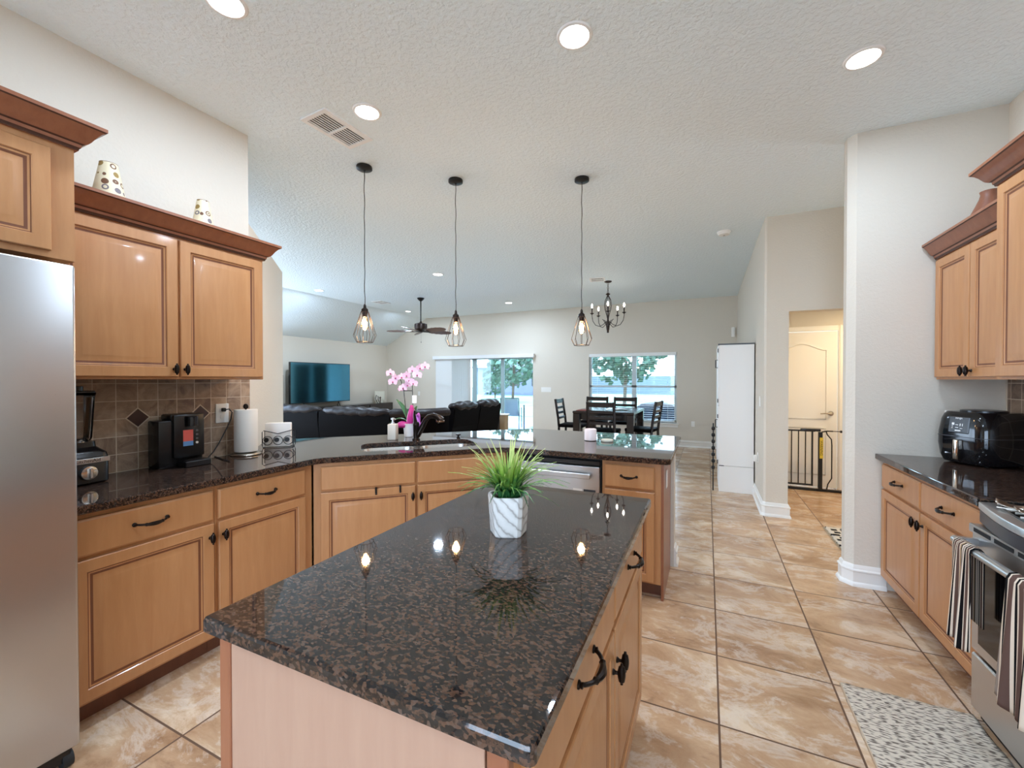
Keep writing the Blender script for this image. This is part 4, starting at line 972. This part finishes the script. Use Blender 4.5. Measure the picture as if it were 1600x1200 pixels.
for k in range(5):
    a_ = 2*PI*k/5+R(-78); c_, s_ = math.cos(a_), math.sin(a_)
    m = MB(); m.tube([(r_*c_, r_*s_, z) for r_, z in ((.016, -.86), (.03, -.76), (.08, -.68), (.10, -.665))], .006, 6)
    m.tube([(r_*c_, r_*s_, z) for r_, z in ((.03, -.70), (.08, -.755), (.15, -.79), (.22, -.77), (.27, -.70), (.285, -.62), (.285, -.585))], .006, 8)
    ar = m.build('arm', DKB, CH)
    MB().lathe([(.004, -.59), (.02, -.578), (.036, -.566), (.036, -.562), (.01, -.565)], 16, (.285*c_, .285*s_, 0)).build('drip_cup', DKB, ar)
    MB().lathe([(.011, -.565), (.011, -.48), (.008, -.475)], 12, (.285*c_, .285*s_, 0)).build('candle_sleeve', DKB, ar)
    MB().lathe([(.006, -.476), (.014, -.455), (.016, -.44), (.008, -.41), (.001, -.40)], 12, (.285*c_, .285*s_, 0)).build('bulb', CBULB, ar)
    l = bpy.data.lights.new('lamp', 'POINT'); l.energy = CHAND_W; l.color = (1, .86, .66); l.shadow_soft_size = .015
    lo = bpy.data.objects.new('lamp', l); COL.objects.link(lo); lo.parent = CH; lo.location = (.285*c_, .285*s_, -.438)
# fan
FN = thing('ceiling_fan', 'dark ceiling fan with palm-leaf blades over the living room', 'ceiling fan', (-5.50, 7.28, HC))
MB().lathe([(.075, 0), (.075, -.01), (.06, -.03), (.035, -.055), (.02, -.065)], 24).build('canopy', BLACK, FN)
MB().tube([(0, 0, -.05), (0, 0, -.52)], .013, 10).build('downrod', BLACK, FN)
MB().lathe([(.015, -.49), (.035, -.525), (.10, -.535), (.13, -.55), (.135, -.60), (.13, -.655), (.09, -.675), (.06, -.69), (.05, -.72), (.02, -.73)], 28).build('motor', mat('fan_bronze', (.03, .016, .012, 1), .35, .5), FN)
FANW = wood('palm_blade', srgb(110, 66, 44), srgb(70, 40, 28), .4)
for k in range(5):
    a_ = 2*PI*k/5+R(61); M_ = Matrix.Rotation(a_, 4, 'Z') @ Matrix.Translation((0, 0, -.70)) @ Matrix.Rotation(R(-18), 4, 'X') @ Matrix.Translation((0, 0, .70))
    m = MB(); m.M = M_
    out = [(.16, .02), (.22, .06), (.30, .085), (.34, .078), (.40, .095), (.45, .085), (.52, .095), (.57, .08), (.64, .075), (.68, .055), (.715, .03), (.72, 0)]
    poly_ = out+[(x, -y) for x, y in out[::-1][1:]]
    m.prism(poly_, -.70, -.692); b_ = m.build('blade', FANW, FN)
    m = MB(); m.M = M_; m.box((.05, -.02, -.712), (.22, .02, -.701)); m.build('blade_iron', BLACK, b_)
MB().tube([(.03, -.03, -.72), (.03, -.03, -.92)], .0015, 4).lathe([(.006, -.95), (.006, -.92)], 8, (.03, -.03, 0)).build('pull_chain', BLACK, FN)

# ------------------------------------------------------------------ living room
def sofa_section(root, L, seats, tilt, lean_h=.90, arms=(1, 1)):
    """back faces -y (towards the kitchen); seat towards +y"""
    for k in range(seats):
        x0 = L*k/seats+.006; x1 = L*(k+1)/seats-.006
        def prof(t): return None
        m = MB(); V_ = []
        for x in (x0, x1): V_.append([m.v((x, y, z)) for y, z in ((0, .0), (-.02, .30), (-.02-tilt*.5, .60), (-tilt, lean_h-.03), (-tilt+.02, lean_h), (-tilt+.12, lean_h-.02), (.20, .40), (.22, .0))])
        n_ = 8
        for i in range(n_): m.f([V_[0][i], V_[0][(i+1) % n_], V_[1][(i+1) % n_], V_[1][i]])
        m.f(V_[0][::-1]); m.f(V_[1])
        E_ = [e for e in m.bm.edges]; bmesh.ops.bevel(m.bm, geom=E_, offset=.014, segments=2, affect='EDGES'); m.build('back_panel', LEATHERS, root)
        def fn(u, v):
            a_ = v*2*PI; sx_ = (x1-x0)*.5*(1-.10*math.cos(a_)**2*0); cx = (x0+x1)/2
            X = cx+(u-.5)*2*sx_*.99; edge = math.sqrt(max(0, 1-abs(2*u-1)**4)); 
            return (X, -tilt+.10+.13*edge*math.cos(a_), lean_h+.0+.085*edge*math.sin(a_)+.012*math.sin(X*23)*edge)
        m = MB(); m.grid(fn, 22, 17); bmesh.ops.remove_doubles(m.bm, verts=m.bm.verts, dist=.0005); m.build('head_cushion', LEATHER, root)
        MB().box((x0, .20, .10), (x1, .85, .46), .06, 3).build('seat', LEATHER, root)
        MB().box((x0+.01, .16, .38), (x1-.01, .34, .86), .06, 3).build('back_cushion', LEATHER, root)
    for on, (x0, x1) in zip(arms, ((-.20, -.005), (L+.005, L+.20))):
        if on: MB().box((x0, -.02, .06), (x1, .88, .62), .06, 3).build('arm', LEATHER, root)
s1 = thing('sofa', 'long dark brown leather sofa with its back to the kitchen', 'sofa', (-7.85, 5.35, 0), 0); sofa_section(s1, 3.25, 2, .06, arms=(1, 0))
cpath = [(3.25, 0)]+[(3.25+.62*math.sin(R(a_)), .62-.62*math.cos(R(a_))) for a_ in range(9, 91, 9)]
MB().sweep(cpath, [(0, .0), (.02, .3), (.035, .6), (.06, .87), (.04, .90), (-.06, .88), (-.20, .40), (-.20, 0)]).build('corner_back_panel', LEATHERS, s1)
MB().sweep(cpath, [(-.03+.12*math.cos(2*PI*i/12), .90+.08*math.sin(2*PI*i/12)) for i in range(12)]).build('corner_head_cushion', LEATHER, s1)
MB().sweep(cpath, [(-.2, .1), (-.2, .46), (-.55, .44), (-.55, .1)]).build('corner_seat', LEATHER, s1)
s2 = thing('reclining_sofa', 'black leather reclining sofa seen from behind, near the sliding door', 'sofa', (-4.12, 6.22, 0), PI/2); sofa_section(s2, 1.84, 2, .14, .96, arms=(0, 1))
o = thing('side_table', 'small pale side table at the end of the reclining sofa', 'side table', (-4.15, 8.45, 0)); MB().lathe([(.16, .66), (.16, .68)], 24).build('top', WHITEM, o); MB().box((-.10, -.10, .0), (.10, .10, .66), .01).build('pedestal', mat('beige_paint', srgb(196, 172, 138), .5), o)
o = thing('media_console', 'low dark console under the television', 'console', (-8.58, 5.9, 0)); MB().box((0, 0, .08), (.42, 3.6, .80), .008).build('body', DARKW, o); MB().box((.03, .1, 0), (.4, 3.5, .08)).build('plinth', DARK, o)
for k in range(4): MB().box((.421, .05+k*.88, .12), (.436, .90+k*.88, .77), .003).build('door', DARKW, o)
tv = thing('television', 'wide flat television on the console in front of the left wall', 'television', (-8.36, 7.24, .803), PI/2)
MB().box((-.86, 0, .10), (.86, .05, 1.04), .004).build('housing', BLKPLAST, tv)
MB().box((-.845, -.003, .118), (.845, .0, 1.025)).build('screen', SCREEN, tv)
for x in (-.5, .5): MB().tube([(x-.1, -.14, .006), (x, .02, .10), (x+.1, .16, .006)], .008, 6).build('foot', BLACK, tv)
o = thing('floor_speaker', 'grey upright panel behind the television, at its left side', 'speaker', (-8.50, 6.20, .80)); MB().box((-.05, -.10, 0), (.06, .08, .75), .006).build('box', mat('grey_speaker', srgb(120, 112, 106), .7), o)
o = thing('picture_frame', 'small pale framed square on the console near the back corner', 'frame', (-8.42, 9.25, .80), R(60)); MB().box((-.14, 0, .06), (.14, .03, .32), .004).box((-.10, .02, 0), (.10, .06, .06)).build('frame', mat('cream_frame', srgb(222, 218, 200), .5), o); MB().box((-.11, -.004, .09), (.11, 0, .29)).build('picture', mat('cream_paper', srgb(230, 226, 210), .6), o)
o = thing('scroll_ornament', 'dark scroll ornament with figures before the pale frame', 'ornament', (-8.22, 8.95, .80)); m = MB(); m.tube([(0, 0, 0), (0, -.08, .12), (0, -.05, .22), (0, .02, .18), (0, .02, .08), (0, .06, .02)], .012, 6); m.lathe([(.03, 0), (.03, .01), (.014, .02), (.014, .12), (.03, .15), (.001, .18)], 12, (0, .1, 0)); m.build('scroll', mat('tarnished_metal', (.12, .09, .07, 1), .4, .6), o)

# dining set
dt = thing('dining_table', 'dark wood counter-height dining table under the chandelier', 'table', (-1.545, 7.42, 0))
MB().box((-.50, -.60, .885), (.50, .60, .925), .006).build('tabletop', DARKW, dt)
MB().box((-.42, -.52, .78), (.42, .52, .884)).build('apron', DARKW, dt)
for sx_ in (-1, 1):
    for sy_ in (-1, 1): MB().box((sx_*.44-.055, sy_*.54-.055, 0), (sx_*.44+.055, sy_*.54+.055, .884), .006).build('leg', DARKW, dt)
o = thing('open_book', 'open white papers lying on the dining table', 'papers', (-1.42, 7.35, .925), R(20)); MB().grid(lambda u, v: ((u-.5)*.36, (v-.5)*.24, .006+.02*math.sin(PI*abs(2*u-1)**.7)), 16, 4).build('pages', PLASTIC, o, solid=.004)
o = thing('red_placemat', 'dark red placemat at the left end of the dining table', 'placemat', (-1.93, 7.05, .925)); MB().box((-.08, -.15, 0), (.10, .15, .008), .002).build('mat', mat('rust_cloth', srgb(130, 60, 44), .8), o)
def chair(loc, rz_, lb):
    o = thing('dining_chair', lb, 'chair', loc, rz_, 'ladder-back chairs around the dining table')
    # faces +y; back at y=-.21
    for s_ in (-1, 1):
        MB().tube([(s_*.205, -.22, 0), (s_*.205, -.20, .60), (s_*.205, -.215, .75), (s_*.205, -.27, 1.10)], .022, 4).build('rear_leg', DARKW, o)
        MB().box((s_*.20-.02, .18, 0), (s_*.20+.02, .22, .60), .003).build('front_leg', DARKW, o)
        MB().box((s_*.20-.012, -.20, .20), (s_*.20+.012, .20, .235)).build('stretcher', DARKW, o)
    MB().box((-.2, .19, .16), (.2, .21, .20)).build('stretcher', DARKW, o)
    MB().box((-.225, -.21, .60), (.225, .23, .655), .015, 2).build('seat', LEATHERS, o)
    for z, h in ((.74, .045), (.83, .045), (.92, .045), (1.02, .075)):
        y = -.215-(z-.75)*.157; MB().box((-.195, y-.018, z), (.195, y+.006, z+h), .003).build('slat', DARKW, o)
chair((-1.50, 6.76, 0), 0, 'dark ladder-back chair nearest the kitchen, back to the camera')
chair((-2.20, 7.38, 0), -PI/2, 'dark ladder-back chair at the left side of the dining table')
chair((-2.03, 8.25, 0), PI, 'dark ladder-back chair on the window side, left one of two')
chair((-1.47, 8.25, 0), PI, 'dark ladder-back chair on the window side, right one of two')
chair((-.97, 7.22, 0), PI/2+R(-8), 'dark ladder-back chair at the right side of the dining table')

# ------------------------------------------------------------------ windows, blinds
WF = mat('vinyl_frame', srgb(214, 222, 222), .4)
m = MB(); x0, x1, z0, z1 = WN; yy0, yy1 = YB+.07, YB+.12
for a_ in ((x0, x0+.05), (x1-.05, x1), ((x0+x1)/2-.05+.06, (x0+x1)/2+.11)): m.box((a_[0], yy0, z0), (a_[1], yy1, z1))
m.box((x0, yy0, z0), (x1, yy1, z0+.05)); m.box((x0, yy0, z1-.05), (x1, yy1, z1)); m.box((x0, yy0, 1.27), (x1, yy1, 1.315))
w1 = struct(m, 'window_1', WF); MB().box((x0+.02, YB+.095, z0+.02), (x1-.02, YB+.099, z1-.02)).build('window_glass', GLASS, w1)
MB().box((x0-.05, YB-.05, z0-.025), (x1+.05, YB+.07, z0), .005).box((x0-.03, YB-.02, z0-.09), (x1+.03, YB-.001, z0-.026)).build('window_sill', WHITE, w1)
hb = thing('horizontal_blinds', 'white horizontal slat blinds in the dining window', 'blinds', (x0, YB+.035, 0)); ww = x1-x0
MB().box((.005, -.05, z1-.075), (ww-.005, .025, z1-.002), .004).build('headrail', WHITEM, hb)
BS = mat('blind_slat', srgb(236, 238, 238), .45)
m = MB()
for k in range(31):
    z = z1-.10-k*.0475
    for xa, xb in ((.012, ww/2+.03), (ww/2+.04, ww-.012)): m.box((xa, -.024, z), (xb, .024, z+.003))
m.build('slats', BS, hb)
MB().box((.012, -.024, z0+.012), (ww-.012, .024, z0+.032), .003).build('bottom_rail', WHITEM, hb)
m = MB()
for x in (.2, .8, 1.15, 1.75): m.tube([(x, -.026, z0+.02), (x, -.026, z1-.06)], .0012, 4)
m.build('ladder_cords', WHITEM, hb)
x0, x1, z0, z1 = SD
GF = mat('aluminium_frame', srgb(150, 172, 174), .4)
m = MB()
for a_ in ((x0, x0+.05), (x1-.03, x1), (-5.74, -5.62), (-4.88, -4.79)): m.box((a_[0], yy0, 0), (a_[1], yy1, z1))
m.box((x0, yy0, 0), (x1, yy1, .05)); m.box((x0, yy0, z1-.05), (x1, yy1, z1))
d2 = struct(m, 'door_2', GF); MB().box((x0+.02, YB+.095, .02), (x1-.02, YB+.099, z1-.02)).build('glass_panes', GLASS, d2)
vb = thing('vertical_blinds', 'white vertical blinds gathered at the left of the sliding door', 'blinds', (x0, YB-.06, 0))
MB().box((-.10, -.06, z1-.03), (x1-x0+.06, .05, z1+.06), .004).build('valance', mat('valance_white', srgb(226, 226, 226), .5), vb)
m = MB()
for k in range(17):
    xx = .02+k*.064; m.M = Matrix.Translation((xx, 0, 0)) @ Matrix.Rotation(R(25 if k < 8 else 62), 4, 'Z'); m.box((-.042, -.0012, .02), (.042, .0012, z1-.03))
m.build('vanes', mat('vane', srgb(226, 226, 224), .6), vb)

# ------------------------------------------------------------------ outside
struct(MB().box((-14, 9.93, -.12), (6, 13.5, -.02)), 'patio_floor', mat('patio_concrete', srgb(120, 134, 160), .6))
struct(MB().box((-14, 9.94, 2.95), (6, 12.4, 3.1)), 'patio_roof', mat('patio_paint', srgb(215, 225, 226), .7))
m = MB().box((-14, 12.3, 2.75), (6, 12.4, 2.95)); struct(m, 'patio_beam', mat('patio_beam_paint', srgb(210, 215, 215), .6))
def lawnm():
    m = mat('lawn_grass', srgb(100, 120, 90), .9); n = NB(m); f = n.noise(n.coord((.5, 2, 1)), .8, 8, .7); n.l(n.ramp(f, [(.35, srgb(74, 104, 84)), (.65, srgb(124, 142, 116))]), n.b.inputs['Base Color']); return m
tag(MB().box((-60, 13.5, -.2), (45, 70, -.08)).build('lawn', lawnm()), 'sunlit pale green lawn beyond the patio', 'lawn', kind='stuff')
FOL = mat('foliage', srgb(62, 92, 72), .8); BARK = mat('bark', srgb(90, 74, 60), .9)
def tree(x, y, h, r, lb, name='tree', cat='tree'):
    o = thing(name, lb, cat, (x, y, -.06)); random.seed(int(x*7+y)); m = MB()
    for k in range(900):
        th = random.uniform(0, 2*PI); ph = random.uniform(-1, 1); rr_ = r*random.uniform(.55, 1)**.5*(1+.2*math.sin(th*3+ph*4)); q = math.sqrt(1-ph*ph)
        c_ = Vector((rr_*q*math.cos(th), rr_*q*math.sin(th), h-r*.8+rr_*ph*.8)); s_ = random.uniform(.08, .2)*r*.6
        u = Vector((random.uniform(-1, 1), random.uniform(-1, 1), random.uniform(-1, 1))).normalized(); v_ = u.orthogonal().normalized()
        m.f([m.v(c_+u*s_), m.v(c_+v_*s_), m.v(c_-u*s_), m.v(c_-v_*s_)])
    m.build('foliage', FOL, o, fixn=False); MB().tube([(0, 0, 0), (.05*r, 0, h*.5), (0, 0, h*.85)], [r*.05, r*.04, r*.02], 7).build('trunk', BARK, o)
tree(-12.0, 26, 4.2, 1.9, 'leafy tree on the lawn seen through the sliding door'); tree(-4.2, 24, 4.6, 2.0, 'spreading tree seen through the left half of the dining window'); tree(1.6, 25, 5.0, 2.4, 'larger tree seen through the right half of the dining window')
tree(-15.4, 30, 2.0, 1.0, 'round shrub beside the neighbouring house', 'shrub', 'shrub'); tree(-9.3, 30, 1.9, .9, 'low shrub at the far side of the lawn', 'shrub', 'shrub')
hs = thing('neighbor_house', 'pale low house beyond the lawn, through the sliding door', 'house', (-22, 38, -.08)); MB().box((0, 0, 0), (9, 6, 2.7)).build('walls', mat('stucco', srgb(110, 110, 130), .8), hs)
m = MB(); V_ = [m.v(p) for p in ((-.5, -.5, 2.7), (9.5, -.5, 2.7), (9.5, 6.5, 2.7), (-.5, 6.5, 2.7), (2.5, 3, 4.4), (6.5, 3, 4.4))]
for q in ((0, 1, 5, 4), (1, 2, 5), (2, 3, 4, 5), (3, 0, 4), (0, 3, 2, 1)): m.f([V_[i] for i in q])
m.build('roof', mat('shingle', srgb(86, 84, 92), .8), hs)
for x in (1.2, 4.0, 6.5): MB().box((x, -.03, .9), (x+1.2, 0, 2.1)).build('window', BLKPLAST, hs)
fn_ = thing('lawn_fence', 'long pale boundary wall beyond the lawn', 'fence', (-12, 46, -.08)); MB().box((0, 0, 0), (30, .2, 1.9)).build('panel', mat('fence_paint', srgb(110, 118, 124), .8), fn_)
PCH = mat('patio_metal', srgb(90, 96, 104), .4, .5); SLING = mat('patio_sling', srgb(190, 196, 204), .8)
def patio_chair(x, y, rz_, lb):
    o = thing('patio_chair', lb, 'chair', (x, y, -.02), rz_); m = MB()
    for s_ in (-.27, .27):
        m.tube([(s_, -.25, 0), (s_, -.22, .62), (s_, .24, .62), (s_, .28, 0)], .014, 6); m.tube([(s_, .25, .38), (s_, -.18, .40), (s_, -.32, .92)], .014, 6)
    m.tube([(-.27, -.32, .92), (.27, -.32, .92)], .014, 6); m.build('frame', PCH, o)
    MB().grid(lambda u, v: (-.25+.5*u, (.24-.42*v*2 if v < .5 else -.18-.14*(v-.5)*2), (.39 if v < .5 else .39+.51*(v-.5)*2)), 3, 9).build('sling', SLING, o, solid=.006)
patio_chair(-5.35, 11.5, R(15), 'grey sling patio chair outside the sliding door, left one'); patio_chair(-4.62, 12.3, R(-150), 'grey sling patio chair further out by the railing post')
o = thing('patio_post', 'thin dark post on the patio outside the sliding door', 'post', (-4.72, 11.0, -.02)); MB().box((-.015, -.015, 0), (.015, .015, .75)).build('post', PCH, o)
o = thing('covered_grill', 'low dark covered grill outside the dining window', 'grill', (-1.20, 11.8, -.02))
m = MB(); rr = []
for sx_, z in ((.60, 0), (.60, .55), (.56, .70), (.40, .82), (.15, .86)): rr.append([m.v((p[0], p[1], z)) for p in rrect(-sx_, sx_, -.35*sx_/.6, .35*sx_/.6, .1*sx_)])
for A, B in zip(rr, rr[1:]):
    for i in range(len(A)): m.f([A[i], A[(i+1) % len(A)], B[(i+1) % len(A)], B[i]])
m.f(rr[0][::-1]); m.f(rr[-1]); m.build('cover', mat('navy_cover', srgb(30, 44, 66), .6), o)
struct(MB().box((-12, -40, -.3), (12, -2.62, -.15)), 'ground_front', mat('driveway', srgb(190, 190, 185), .8))
# hall lamp
l = bpy.data.lights.new('lamp', 'AREA'); l.shape = 'DISK'; l.size = .2; l.energy = 14; l.color = (1, .78, .5)
o = thing('hall_ceiling_light', 'warm ceiling light inside the hallway', 'ceiling light', (1.9, 6.0, 2.5)); MB().lathe([(.13, 0), (.13, -.02), (.09, -.05), (.01, -.06)], 24).build('shade', mat('warm_shade', (1, .9, .8, 1), .5, emit=(1, .8, .55, 1), es=4), o)
lo = bpy.data.objects.new('lamp', l); COL.objects.link(lo); lo.parent = o; lo.location = (0, 0, -.08)
